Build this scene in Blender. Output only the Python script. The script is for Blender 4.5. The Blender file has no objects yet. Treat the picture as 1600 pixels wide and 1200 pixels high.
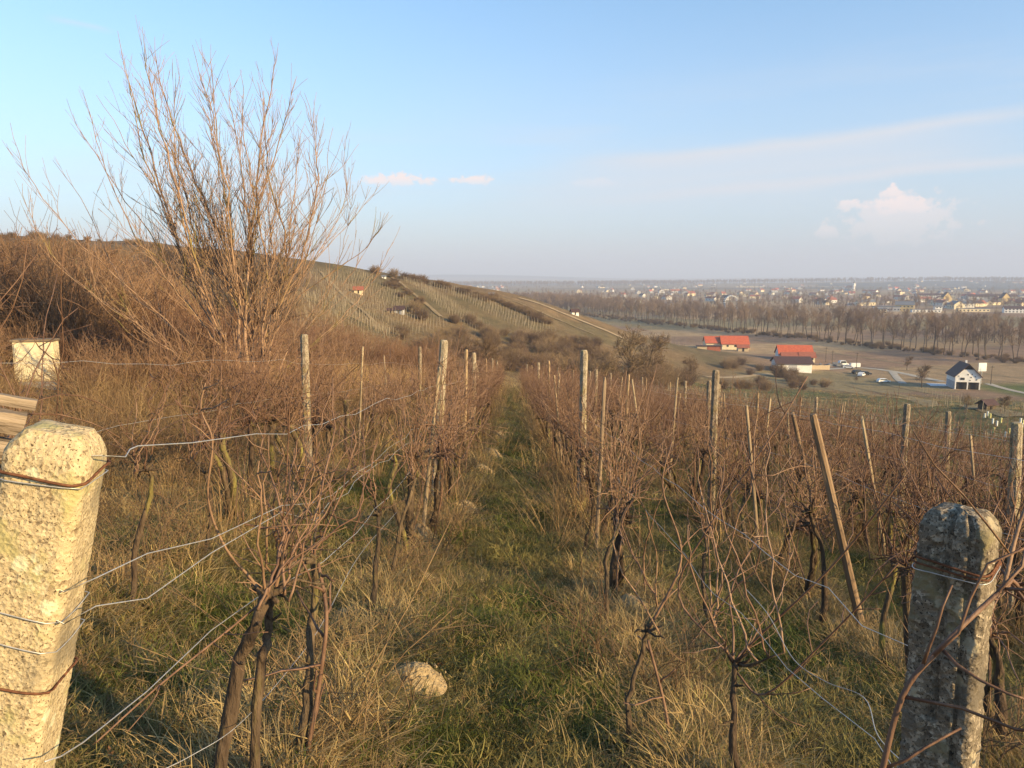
import bpy, math, random
import numpy as np
from mathutils import Vector, Matrix

SC = bpy.context.scene
COL = SC.collection
R = math.radians
rng = random.Random(7)
nrg = np.random.default_rng(7)

# ------------------------------------------------------------------ camera, sky, sun, exposure
EYE = Vector((0, 0, 1.85))
PITCH = math.atan(164 / 1200)
cam_d = bpy.data.cameras.new('camera'); cam = bpy.data.objects.new('camera', cam_d); COL.objects.link(cam)
cam.location = EYE; cam.rotation_euler = (R(90) - PITCH, 0, 0)
cam_d.sensor_width = 36; cam_d.lens = 27; cam_d.clip_start = .05; cam_d.clip_end = 90000
SC.camera = cam
TO_SUN = Vector((.83, -.56, 0)).normalized()
SUN_EL = R(18)
TO_SUN = Vector((TO_SUN.x * math.cos(SUN_EL), TO_SUN.y * math.cos(SUN_EL), math.sin(SUN_EL)))
sun_d = bpy.data.lights.new('sun', 'SUN'); sun_d.energy = 5.0; sun_d.angle = R(.5); sun_d.color = (1, .72, .35)
sun = bpy.data.objects.new('sun', sun_d); COL.objects.link(sun)
sun.rotation_euler = TO_SUN.to_track_quat('Z', 'Y').to_euler(); sun.location = (40, -20, 40)
SC.view_settings.view_transform = 'Standard'; SC.view_settings.look = 'None'
SC.view_settings.exposure = .9; SC.view_settings.gamma = 1
SC.view_settings.use_curve_mapping = False

FWD = np.array([0, math.cos(PITCH), -math.sin(PITCH)]); UPV = np.array([0, math.sin(PITCH), math.cos(PITCH)])
def ray(px, py):
    return FWD + np.array([(px - 800) / 1200, 0, 0]) + UPV * ((600 - py) / 1200)
def P(px, py, t):
    return np.array(EYE) + ray(px, py) * t

def make_world():
    w = bpy.data.worlds.new('World'); SC.world = w; w.use_nodes = True
    nt = w.node_tree; N = nt.nodes; L = nt.links
    for n in list(N): N.remove(n)
    out = N.new('ShaderNodeOutputWorld'); bg = N.new('ShaderNodeBackground'); bg.inputs[1].default_value = .14
    L.new(bg.outputs[0], out.inputs[0])
    sky = N.new('ShaderNodeTexSky'); sky.sky_type = 'NISHITA'; sky.sun_disc = False
    sky.sun_elevation = SUN_EL; sky.sun_rotation = math.atan2(TO_SUN.x, TO_SUN.y)
    sky.altitude = 200; sky.air_density = 1.0; sky.dust_density = .7; sky.ozone_density = 1.6
    def math_(op, a, b=None, c=None, clamp=False):
        m = N.new('ShaderNodeMath'); m.operation = op; m.use_clamp = clamp
        for i, v in enumerate((a, b, c)):
            if v is None: continue
            if isinstance(v, (int, float)): m.inputs[i].default_value = v
            else: L.new(v, m.inputs[i])
        return m.outputs[0]
    def mix(f, a, b, blend='MIX'):
        m = N.new('ShaderNodeMix'); m.data_type = 'RGBA'; m.blend_type = blend
        if isinstance(f, float): m.inputs[0].default_value = f
        else: L.new(f, m.inputs[0])
        for i, v in ((6, a), (7, b)):
            if isinstance(v, tuple): m.inputs[i].default_value = v
            else: L.new(v, m.inputs[i])
        return m.outputs[2]
    tc = N.new('ShaderNodeTexCoord'); sep = N.new('ShaderNodeSeparateXYZ'); L.new(tc.outputs['Generated'], sep.inputs[0])
    X, Y, Z = sep.outputs
    az = math_('ARCTAN2', X, Y); el = math_('ARCSINE', Z)
    # bluer, cleaner winter air: an even tint, then lavender dust towards the horizon all round
    c = mix(1.0, sky.outputs[0], SKY_TINT, 'MULTIPLY')
    hz = math_('POWER', math_('SUBTRACT', 1.0, math_('MULTIPLY', math_('ABSOLUTE', el), 1 / .48), clamp=True), 1.75)
    c = mix(math_('MULTIPLY', hz, .9), c, SKY_HORIZON)
    def noise(sx, sy, scale, det, rough, off=0.):
        cb = N.new('ShaderNodeCombineXYZ'); L.new(math_('MULTIPLY', az, sx), cb.inputs[0]); L.new(math_('MULTIPLY', el, sy), cb.inputs[1]); cb.inputs[2].default_value = off
        n = N.new('ShaderNodeTexNoise'); n.inputs['Scale'].default_value = scale; n.inputs['Detail'].default_value = det; n.inputs['Roughness'].default_value = rough
        L.new(cb.outputs[0], n.inputs[0]); return n.outputs[0]
    def sstep(v, a, b):
        m = N.new('ShaderNodeMapRange'); m.interpolation_type = 'SMOOTHSTEP'
        L.new(v, m.inputs[0]); m.inputs[1].default_value = a; m.inputs[2].default_value = b
        return m.outputs[0]
    # thin high streaks, in a belt of the sky
    n1 = noise(1.0, 9.0, 2.2, 5, .55, 3.1)
    belt = math_('SUBTRACT', 1.0, math_('MULTIPLY', math_('ABSOLUTE', math_('SUBTRACT', el, math_('MULTIPLY_ADD', az, .10, .125))), 9.0), clamp=True)
    st = math_('MULTIPLY', math_('MULTIPLY', sstep(n1, .46, .78), belt), .55)
    c = mix(st, c, CLOUD_VEIL)
    n0 = noise(1.2, 4.0, 1.4, 4, .55, 9.0)
    c = mix(math_('MULTIPLY', math_('MULTIPLY', sstep(n0, .45, .8), hz), .22), c, CLOUD_VEIL)
    # thin clear streaks (old contrails)
    for a0, e0, slope, half, amp in ((.36, .160, .07, .007, .85), (.30, .146, .06, .016, .6), (.40, .116, .06, .006, .85), (.3, .125, .05, .014, .5), (.2, .1, .03, .02, .4), (-.49, .268, -.07, .003, .35)):
        da = math_('SUBTRACT', az, a0)
        lin = math_('SUBTRACT', el, math_('MULTIPLY_ADD', da, slope, e0))
        lin = math_('ADD', lin, math_('MULTIPLY', math_('SUBTRACT', noise(3, 9, 2, 3, .5, a0), .5), .02))
        f = math_('SUBTRACT', 1.0, math_('DIVIDE', math_('ABSOLUTE', lin), half * 1.6), clamp=True)
        w_ = .04 if a0 < 0 else .34
        g = math_('SUBTRACT', 1.0, math_('DIVIDE', math_('ABSOLUTE', da), w_), clamp=True)
        g = sstep(g, 0, .7)
        c = mix(math_('MULTIPLY', math_('MULTIPLY', f, g), amp), c, CLOUD_VEIL)
    # three small cumulus heads: (azimuth, elevation, half widths, fill)
    for a0, e0, wa, we, amp in ((-.142, .1225, .054, .011, 1.), (-.175, .1205, .028, .008, .6), (-.05, .1235, .034, .009, .95), (.458, .066, .085, .040, .5), (.462, .083, .046, .015, .9), (.449, .097, .016, .014, .95), (.405, .086, .02, .010, .8), (.385, .056, .024, .011, .5), (.1, .12, .05, .009, .25)):
        du = math_('DIVIDE', math_('SUBTRACT', az, a0), wa); dv = math_('DIVIDE', math_('SUBTRACT', el, e0), we)
        d = math_('SQRT', math_('ADD', math_('POWER', du, 2.0), math_('POWER', dv, 2.0)))
        n2 = noise(1, 1.25, 62, 6, .66, a0 * 5)
        v = math_('ADD', math_('SUBTRACT', 1.0, d), math_('MULTIPLY', math_('SUBTRACT', n2, .5), 2.4))
        top = sstep(dv, -1.1, .5)
        f = math_('MULTIPLY', math_('MULTIPLY', sstep(v, .2, .55), amp), math_('MULTIPLY_ADD', top, .8, .2))
        c = mix(f, c, CLOUD_WHITE)
    L.new(c, bg.inputs[0])
SKY_TINT = (.80, .99, 1.05, 1)
SKY_HORIZON = (2.16, 2.1, 2.62, 1)
CLOUD_VEIL = (2.95, 3.05, 3.3, 1)
CLOUD_WHITE = (4.0, 3.45, 3.35, 1)
make_world()

CY = SC.cycles; CY.use_denoising = True
CY.max_bounces = 4; CY.diffuse_bounces = 2; CY.glossy_bounces = 1; CY.transmission_bounces = 2; CY.volume_bounces = 0; CY.transparent_max_bounces = 4
# ------------------------------------------------------------------ noise and terrain
def vn(x, y, s, seed=0):
    x = np.asarray(x, float) / s + seed * 17.13; y = np.asarray(y, float) / s - seed * 9.71
    xi = np.floor(x); yi = np.floor(y); fx = x - xi; fy = y - yi
    fx = fx * fx * (3 - 2 * fx); fy = fy * fy * (3 - 2 * fy)
    def h(a, b):
        v = np.sin(a * 127.1 + b * 311.7 + seed * 74.7) * 43758.5453
        return v - np.floor(v)
    return (h(xi, yi) * (1 - fx) + h(xi + 1, yi) * fx) * (1 - fy) + (h(xi, yi + 1) * (1 - fx) + h(xi + 1, yi + 1) * fx) * fy
def fbm(x, y, s, seed=0, o=4):
    v = 0; a = .5; t = 0
    for i in range(o):
        v = v + a * vn(x, y, s / 2 ** i, seed + i); t += a; a *= .55
    return v / t
def ss(a, b, v):
    t = np.clip((np.asarray(v, float) - a) / (b - a), 0, 1); return t * t * (3 - 2 * t)

ZV = -34.0
ROWS = [-2.6, -.88, .9, 2.65, 4.4, 6.15, 7.9, 9.65, 11.4, 13.15]
plane = lambda x, y: -.112 * y - .12 * x
ctrl = []
for x in (-14, -5, 2, 10, 20):
    for y in (-15, 0, 12, 26, 40, 54): ctrl.append((x, y, plane(x, y)))
for x in (35, 60): 
    for y in (10, 40, 80): ctrl.append((x, y, plane(x, y) * 1.02))
for a in ((1400, 650, 130), (1300, 617, 190), (1500, 640, 140), (1590, 650, 120)):
    q = P(*a); ctrl.append(tuple(q))
for a in ((0, 500, 70), (150, 500, 62), (300, 520, 60), (0, 438, 105), (0, 396, 150), (150, 398, 175), (300, 400, 215), (200, 442, 120), (400, 402, 250), (440, 450, 150), (330, 470, 95),
          (500, 412, 270), (560, 419, 300), (620, 433, 330), (700, 445, 350), (800, 464, 360), (900, 490, 352), (1000, 524, 345),
          (500, 470, 200), (600, 490, 215), (700, 510, 225), (640, 545, 165), (560, 535, 150), (800, 515, 240), (900, 532, 250), (1000, 560, 255), (1060, 575, 268),
          (520, 572, 105), (600, 578, 100), (700, 588, 100), (800, 597, 108), (900, 602, 122), (1000, 604, 150), (1100, 604, 190)):
    ctrl.append(tuple(P(*a)))
for x, y in ((90, 400), (20, 430), (160, 400), (220, 320), (260, 250), (150, 300), (190, 260), (230, 180), (120, 480), (0, 560), (-120, 640), (300, 150)): ctrl.append((x, y, ZV))
for x, y, z in ((-260, 200, 20), (-250, 330, 16), (-180, 330, 9), (-120, 420, -2), (-60, 460, -22), (-300, 60, 20), (-60, 20, 5.5), (-45, -30, 6), (80, -30, -7), (0, -45, 4.5), (160, 60, -27), (200, -20, -26)): ctrl.append((x, y, z))
ctrl = np.array(ctrl)
def _k(r2): return r2 * np.log(r2 + 1e-9)
S_ = 100.
cx, cy, cz = ctrl[:, 0] / S_, ctrl[:, 1] / S_, ctrl[:, 2]
n_ = len(ctrl)
K = _k((cx[:, None] - cx) ** 2 + (cy[:, None] - cy) ** 2) + np.eye(n_) * .004
Pm = np.stack([np.ones(n_), cx, cy], 1)
A_ = np.block([[K, Pm], [Pm.T, np.zeros((3, 3))]])
sol = np.linalg.solve(A_, np.concatenate([cz, np.zeros(3)]))
def tps(x, y):
    x = np.asarray(x, float) / S_; y = np.asarray(y, float) / S_
    o = sol[n_] + sol[n_ + 1] * x + sol[n_ + 2] * y
    for i in range(n_): o = o + sol[i] * _k((x - cx[i]) ** 2 + (y - cy[i]) ** 2)
    return o
def raw_height(x, y):
    xc = np.clip(x, -320, 320); yc = np.clip(y, -60, 680)
    z = tps(xc, yc)
    # flatten out into the valley beyond the spur and away to the right
    edge = np.maximum(np.maximum(ss(400, 640, y + .35 * x), ss(190, 300, x + .15 * y)), ss(-330, -900, x) * 0)
    far_left = ss(500, 1500, y) 
    z = z * (1 - edge) + ZV * edge
    z = np.maximum(z, ZV)
    z = z * (1 - far_left) + ZV * far_left
    z = np.where(z < ZV + 3, ZV + 3 * ss(0, 1, (z - ZV) / 3 * .5) * 2 * .999 if False else z, z)
    d = np.hypot(x, y)
    # tussocky ground near, swells further off
    z = z + (fbm(x, y, 1.3, 3) - .5) * .22 * ss(70, 25, d) + (fbm(x, y, .38, 5, 2) - .5) * .09 * ss(25, 8, d)
    z = z + (fbm(x, y, 28, 8) - .5) * 3.2 * ss(60, 140, d) * ss(1500, 500, d) * ss(ZV + .3, ZV + 8, z)
    for r in ROWS: z = z + .07 * np.exp(-((x - r) / .28) ** 2) * ss(60, 50, y) * ss(.3, 1.2, y)
    # distant low hills
    z = z + 26 * np.exp(-((x - 2600) / 1500) ** 2 - ((y - 4300) / 600) ** 2)
    z = z + 100 * np.exp(-((x + 900) / 2300) ** 2 - ((y - 11500) / 1500) ** 2) + 62 * np.exp(-((x - 5200) / 3800) ** 2 - ((y - 12500) / 1500) ** 2)
    return z
bb = 9.9; aa = 3.0
xs = aa * np.sinh(bb * np.linspace(-1, 1, 561) * .93)
u0 = -math.asinh(45 / aa) / bb
ys = aa * np.sinh(bb * np.linspace(u0, .97, 540))
xs = np.unique(xs); GX, GY = np.meshgrid(xs, ys)
GZ = raw_height(GX, GY)
def H(x, y):
    x = np.asarray(x, float); y = np.asarray(y, float)
    i = np.clip(np.searchsorted(xs, x) - 1, 0, len(xs) - 2); j = np.clip(np.searchsorted(ys, y) - 1, 0, len(ys) - 2)
    fx = np.clip((x - xs[i]) / (xs[i + 1] - xs[i]), 0, 1); fy = np.clip((y - ys[j]) / (ys[j + 1] - ys[j]), 0, 1)
    return (GZ[j, i] * (1 - fx) + GZ[j, i + 1] * fx) * (1 - fy) + (GZ[j + 1, i] * (1 - fx) + GZ[j + 1, i + 1] * fx) * fy
_ts = np.geomspace(1.6, 28000, 5000)
def hit(px, py):
    d = ray(px, py); q = np.array(EYE)[None] + d[None] * _ts[:, None]
    below = q[:, 2] < H(q[:, 0], q[:, 1])
    k = int(np.argmax(below)) if below.any() else len(_ts) - 1
    x, y = q[k, 0], q[k, 1]
    return Vector((x, y, float(H(x, y))))
def on(x, y, dz=0): return Vector((x, y, float(H(x, y)) + dz))
def pix(p):
    v = np.array(p) - np.array(EYE); f = v @ FWD
    return 800 + 1200 * v[0] / f, 600 - 1200 * (v @ UPV) / f, f

# ------------------------------------------------------------------ mesh helpers
class MB:
    def __init__(s): s.v = []; s.f = []; s.n = 0
    def add(s, v, f):
        s.v.append(np.asarray(v, float)); s.f += [tuple(i + s.n for i in q) for q in f]; s.n += len(v)
    def tube(s, pts, rad, n=5, cap=True):
        p = np.asarray(pts, float); m = len(p)
        r = np.asarray(rad, float) if np.ndim(rad) else np.full(m, float(rad))
        if len(r) == 2 and m != 2: r = np.linspace(r[0], r[1], m)
        t = np.empty_like(p); t[1:-1] = p[2:] - p[:-2]; t[0] = p[1] - p[0]; t[-1] = p[-1] - p[-2]
        t /= np.linalg.norm(t, axis=1)[:, None] + 1e-12
        ref = np.array([.31, .87, .13]) if abs(t.mean(0) @ np.array([.31, .87, .13])) < .8 else np.array([.9, -.2, .3])
        a = np.cross(t, ref); a /= np.linalg.norm(a, axis=1)[:, None] + 1e-12
        b = np.cross(t, a)
        th = np.arange(n) * 2 * math.pi / n
        ring = p[:, None] + r[:, None, None] * (np.cos(th)[None, :, None] * a[:, None] + np.sin(th)[None, :, None] * b[:, None])
        f = [(i * n + k, i * n + (k + 1) % n, (i + 1) * n + (k + 1) % n, (i + 1) * n + k) for i in range(m - 1) for k in range(n)]
        if cap: f += [tuple(range(n - 1, -1, -1)), tuple((m - 1) * n + k for k in range(n))]
        s.add(ring.reshape(-1, 3), f)
    def box(s, x0, x1, y0, y1, z0, z1, M=None):
        v = np.array([(x, y, z) for z in (z0, z1) for y in (y0, y1) for x in (x0, x1)], float)
        if M is not None: v = np.array([M @ Vector(q) for q in v])
        s.add(v, [(0, 2, 3, 1), (4, 5, 7, 6), (0, 1, 5, 4), (2, 6, 7, 3), (0, 4, 6, 2), (1, 3, 7, 5)])
    def prism(s, prof, y0, y1):       # closed (x,z) outline pushed along y
        n = len(prof)
        v = [(x, y0, z) for x, z in prof] + [(x, y1, z) for x, z in prof]
        s.add(v, [tuple(range(n)), tuple(range(2 * n - 1, n - 1, -1))] + [(i, n + i, n + (i + 1) % n, (i + 1) % n) for i in range(n)])
    def data(s, name, mat, smooth=False):
        me = bpy.data.meshes.new(name)
        v = np.concatenate(s.v) if s.v else np.zeros((0, 3))
        me.from_pydata(v.tolist(), [], s.f)
        if isinstance(mat, (list, tuple)):
            for m in mat: me.materials.append(m)
        elif mat: me.materials.append(mat)
        if smooth: me.polygons.foreach_set('use_smooth', [True] * len(me.polygons))
        me.update(); return me
    def build(s, name, mat, parent=None, smooth=False):
        return link(name, s.data(name, mat, smooth), parent)
def link(name, data, parent=None):
    o = bpy.data.objects.new(name, data); COL.objects.link(o)
    if parent: o.parent = parent
    return o
def tag(o, label=None, cat=None, group=None, kind=None):
    if label: o['label'] = label
    if cat: o['category'] = cat
    if group: o['group'] = group
    if kind: o['kind'] = kind
    return o
def empty(name, loc, label, cat, rz=0., s=1., group=None):
    o = link(name, None); o.location = loc; o.rotation_euler = (0, 0, rz); o.scale = (s, s, s) if np.ndim(s) == 0 else s
    o.empty_display_size = .2
    return tag(o, label, cat, group)
def kids(o, parts):                    # parts: list of (name, mesh)
    for nm, me in parts: link(nm, me, o)
    return o

# ------------------------------------------------------------------ materials
def mat(name, c1, c2, scale=6., rough=.85, bump=.0, bscale=None, c3=None, scale3=1.5, metal=0., rnd=0., stretch=None, detail=5, thr3=(.55, .7), trans=0.):
    m = bpy.data.materials.new(name); m.use_nodes = True
    nt = m.node_tree; N = nt.nodes; L = nt.links; b = N['Principled BSDF']
    b.inputs['Roughness'].default_value = rough; b.inputs['Metallic'].default_value = metal
    if 'Specular IOR Level' in b.inputs: b.inputs['Specular IOR Level'].default_value = .25 if metal == 0 else .5
    tc = N.new('ShaderNodeTexCoord'); src = tc.outputs['Object']
    if stretch:
        mp = N.new('ShaderNodeMapping'); mp.inputs['Scale'].default_value = stretch; L.new(src, mp.inputs[0]); src = mp.outputs[0]
    n = N.new('ShaderNodeTexNoise'); n.inputs['Scale'].default_value = scale; n.inputs['Detail'].default_value = detail; n.inputs['Roughness'].default_value = .65
    L.new(src, n.inputs[0])
    cr = N.new('ShaderNodeValToRGB'); cr.color_ramp.elements[0].position = .32; cr.color_ramp.elements[1].position = .68
    cr.color_ramp.elements[0].color = (*c1, 1); cr.color_ramp.elements[1].color = (*c2, 1)
    L.new(n.outputs[0], cr.inputs[0]); c = cr.outputs[0]
    if c3:
        n3 = N.new('ShaderNodeTexNoise'); n3.inputs['Scale'].default_value = scale3; n3.inputs['Detail'].default_value = 6; L.new(src, n3.inputs[0])
        mr = N.new('ShaderNodeMapRange'); mr.inputs[1].default_value = thr3[0]; mr.inputs[2].default_value = thr3[1]; L.new(n3.outputs[0], mr.inputs[0])
        mx = N.new('ShaderNodeMix'); mx.data_type = 'RGBA'; L.new(mr.outputs[0], mx.inputs[0]); L.new(c, mx.inputs[6]); mx.inputs[7].default_value = (*c3, 1); c = mx.outputs[2]
    if rnd:
        oi = N.new('ShaderNodeObjectInfo'); hs = N.new('ShaderNodeHueSaturation')
        mr = N.new('ShaderNodeMapRange'); L.new(oi.outputs['Random'], mr.inputs[0]); mr.inputs[3].default_value = 1 - rnd; mr.inputs[4].default_value = 1 + rnd
        mh = N.new('ShaderNodeMapRange'); L.new(oi.outputs['Random'], mh.inputs[0]); mh.inputs[3].default_value = .5 - rnd * .03; mh.inputs[4].default_value = .5 + rnd * .03
        L.new(mr.outputs[0], hs.inputs['Value']); L.new(mh.outputs[0], hs.inputs['Hue']); L.new(c, hs.inputs['Color']); c = hs.outputs[0]
    L.new(c, b.inputs['Base Color'])
    if bump:
        bn = N.new('ShaderNodeTexNoise'); bn.inputs['Scale'].default_value = bscale or scale * 3; bn.inputs['Detail'].default_value = 4; L.new(src, bn.inputs[0])
        bp = N.new('ShaderNodeBump'); bp.inputs['Strength'].default_value = bump; bp.inputs['Distance'].default_value = .02; L.new(bn.outputs[0], bp.inputs['Height']); L.new(bp.outputs[0], b.inputs['Normal'])
    if trans:
        tr = N.new('ShaderNodeBsdfTranslucent'); ms = N.new('ShaderNodeMixShader'); ms.inputs[0].default_value = trans
        L.new(c, tr.inputs[0]); L.new(b.outputs[0], ms.inputs[1]); L.new(tr.outputs[0], ms.inputs[2]); L.new(ms.outputs[0], N['Material Output'].inputs[0])
    return m
M = {}
M['trunk'] = mat('vine_bark', (.045, .03, .02), (.15, .105, .065), 22, .95, 1, 60, c3=(.2, .17, .05), scale3=9, stretch=(1, 1, .25), rnd=.25)
M['cane'] = mat('vine_cane', (.105, .056, .036), (.25, .15, .095), 14, .6, .3, 50, stretch=(1, 1, .3), rnd=.3)
M['cane_pale'] = mat('vine_cane_pale', (.15, .085, .056), (.31, .195, .13), 14, .6, .3, 50, stretch=(1, 1, .3), rnd=.25)
M['shrub'] = mat('shrub_bark', (.22, .135, .085), (.40, .26, .165), 7, .7, .4, 40, c3=(.2, .17, .04), scale3=2.2, stretch=(1, 1, .4))
M['bramble'] = mat('bramble_twig', (.12, .065, .042), (.28, .165, .1), 3, .8, rnd=.35)
M['scrub'] = mat('scrub_twig', (.11, .075, .047), (.24, .16, .095), 2, .9, rnd=.35)
M['tree_bark'] = mat('tree_bark', (.055, .042, .03), (.13, .1, .07), 1.2, .95, rnd=.25)
M['tree_twig'] = mat('tree_twig', (.15, .105, .076), (.25, .175, .125), .8, .95, rnd=.25)
M['concrete_stake'] = mat('post_concrete', (.2, .16, .11), (.42, .35, .26), 18, .95, .9, 70, c3=(.26, .2, .06), scale3=4, thr3=(.5, .68), rnd=.2)
M['wood_stake'] = mat('post_wood', (.18, .12, .07), (.42, .3, .18), 20, .9, .5, 60, stretch=(1, 1, .08), rnd=.25)
M['wire'] = mat('galvanised_wire', (.42, .41, .39), (.62, .6, .57), 60, .45, metal=.55)
M['rust'] = mat('rusty_wire', (.07, .03, .016), (.19, .08, .04), 90, .85)
M['straw'] = mat('dry_grass', (.20, .135, .058), (.48, .34, .16), 2.5, .75, rnd=.4, trans=.25)
M['straw_gold'] = mat('golden_grass', (.34, .21, .09), (.6, .4, .19), 2.5, .75, rnd=.3, trans=.25)
M['litter'] = mat('dead_leaf', (.10, .05, .03), (.26, .15, .08), 6, .8, rnd=.4)
M['green'] = mat('green_grass', (.065, .085, .018), (.16, .172, .04), 3, .7, rnd=.35, trans=.3)
M['olive'] = mat('olive_grass', (.13, .118, .036), (.28, .228, .08), 3, .75, rnd=.35, trans=.25)
M['sand'] = mat('mole_earth', (.26, .185, .095), (.43, .325, .18), 26, .95, 1, 60, c3=(.2, .13, .07), scale3=10, thr3=(.58, .68))
M['beam'] = mat('weathered_wood', (.09, .065, .045), (.36, .28, .2), 8, .9, .8, 22, stretch=(.15, 4, 4))
M['white'] = mat('white_render', (.7, .68, .64), (.84, .82, .79), 1.5, .85)
M['cream'] = mat('cream_render', (.62, .52, .34), (.74, .64, .44), 1., .85)
M['yellow'] = mat('yellow_render', (.55, .4, .17), (.66, .5, .24), 1., .85)
M['grey'] = mat('grey_render', (.33, .33, .34), (.46, .46, .47), 1., .85)
M['red_roof'] = mat('red_tile', (.38, .075, .035), (.56, .14, .065), 1.1, .75, .3, 8)
M['brick_roof'] = mat('brick_red_tile', (.24, .075, .045), (.34, .12, .075), 1.5, .8)
M['dark_roof'] = mat('dark_roof', (.055, .032, .03), (.095, .055, .05), 2, .7)
M['grey_roof'] = mat('grey_roof', (.12, .125, .14), (.2, .205, .22), 2, .6)
M['glass'] = mat('dark_glass', (.02, .024, .03), (.045, .05, .06), 3, .15)
M['dark'] = mat('dark_opening', (.015, .013, .012), (.04, .034, .03), 3, .8)
M['paint_black'] = mat('black_paint', (.02, .022, .026), (.045, .048, .054), 3, .3)
M['paint_white'] = mat('white_paint', (.72, .72, .71), (.82, .82, .8), 3, .35)
M['rubber'] = mat('rubber', (.012, .012, .012), (.025, .025, .025), 5, .9)
M['pale_wood'] = mat('pale_boards', (.36, .28, .18), (.52, .42, .29), 3, .85, stretch=(6, 6, .5))
M['glasshouse'] = mat('green_glazing', (.34, .5, .4), (.52, .66, .55), .3, .3)
M['plastic_white'] = mat('white_plastic', (.74, .74, .66), (.82, .82, .76), 3, .5)
M['plastic_yellow'] = mat('yellow_plastic', (.62, .56, .2), (.72, .66, .3), 3, .5)
M['steel'] = mat('grey_steel', (.3, .3, .3), (.42, .42, .42), 3, .5, metal=.4)
M['spire'] = mat('green_spire', (.09, .12, .11), (.14, .17, .16), 1, .6)
M['track'] = mat('bare_track', (.26, .19, .11), (.42, .32, .2), .6, .95, .5, 3)
M['track_dull'] = mat('grassy_track', (.17, .13, .065), (.29, .21, .12), .4, .95, .5, 3)
M['gravel'] = mat('gravel_road', (.3, .27, .22), (.42, .38, .32), .5, .95)
M['slab'] = mat('concrete_slab', (.55, .55, .55), (.68, .68, .67), .4, .8)

def post_material(name, dark, mid, light, lich_shade, pebble):
    m = bpy.data.materials.new(name); m.use_nodes = True
    nt = m.node_tree; N = nt.nodes; L = nt.links; b = N['Principled BSDF']; b.inputs['Roughness'].default_value = .95
    b.inputs['Specular IOR Level'].default_value = .15
    tc = N.new('ShaderNodeTexCoord'); o = tc.outputs['Object']
    def nz(s, d=5):
        n = N.new('ShaderNodeTexNoise'); n.inputs['Scale'].default_value = s; n.inputs['Detail'].default_value = d; n.inputs['Roughness'].default_value = .6; L.new(o, n.inputs[0]); return n.outputs[0]
    vo = N.new('ShaderNodeTexVoronoi'); vo.inputs['Scale'].default_value = pebble; L.new(o, vo.inputs[0])
    cr = N.new('ShaderNodeValToRGB'); e = cr.color_ramp.elements; e[0].position = .0; e[1].position = 1; e[0].color = (*dark, 1); e[1].color = (*light, 1)
    e2 = cr.color_ramp.elements.new(.3); e2.color = (*mid, 1)
    sp = N.new('ShaderNodeSeparateColor'); L.new(vo.outputs['Color'], sp.inputs[0]); L.new(sp.outputs[0], cr.inputs[0])
    def mixn(f, c, col, lo, hi):
        r = N.new('ShaderNodeMapRange'); r.inputs[1].default_value = lo; r.inputs[2].default_value = hi; L.new(f, r.inputs[0])
        x = N.new('ShaderNodeMix'); x.data_type = 'RGBA'; L.new(r.outputs[0], x.inputs[0]); L.new(c, x.inputs[6]); x.inputs[7].default_value = (*col, 1); return x.outputs[2]
    c = mixn(nz(95, 3), cr.outputs[0], mid, .45, .56)          # cement between the stones
    c = mixn(nz(240, 2), c, tuple(q * .45 for q in dark), .59, .66)                     # pits
    c = mixn(nz(11), c, lich_shade[0], .56, .66)                     # lichen films
    v2 = N.new('ShaderNodeTexVoronoi'); v2.inputs['Scale'].default_value = 13; L.new(o, v2.inputs[0])
    n2 = N.new('ShaderNodeMath'); n2.operation = 'ADD'; L.new(v2.outputs['Distance'], n2.inputs[0])
    n3 = N.new('ShaderNodeMath'); n3.operation = 'MULTIPLY'; L.new(nz(60), n3.inputs[0]); n3.inputs[1].default_value = .35; L.new(n3.outputs[0], n2.inputs[1])
    c = mixn(n2.outputs[0], c, lich_shade[1], .4, .34)               # round pale lichens
    c = mixn(nz(7), c, lich_shade[2], .52, .66)  # broad darker patches: the left post's grey side shading put into the colour
    L.new(c, b.inputs['Base Color'])
    bp = N.new('ShaderNodeBump'); bp.inputs['Strength'].default_value = .9; bp.inputs['Distance'].default_value = .0025; L.new(vo.outputs['Distance'], bp.inputs['Height'])
    bp2 = N.new('ShaderNodeBump'); bp2.inputs['Strength'].default_value = .9; bp2.inputs['Distance'].default_value = .003; L.new(nz(160, 4), bp2.inputs['Height']); L.new(bp.outputs[0], bp2.inputs['Normal'])
    L.new(bp2.outputs[0], b.inputs['Normal'])
    return m

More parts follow.
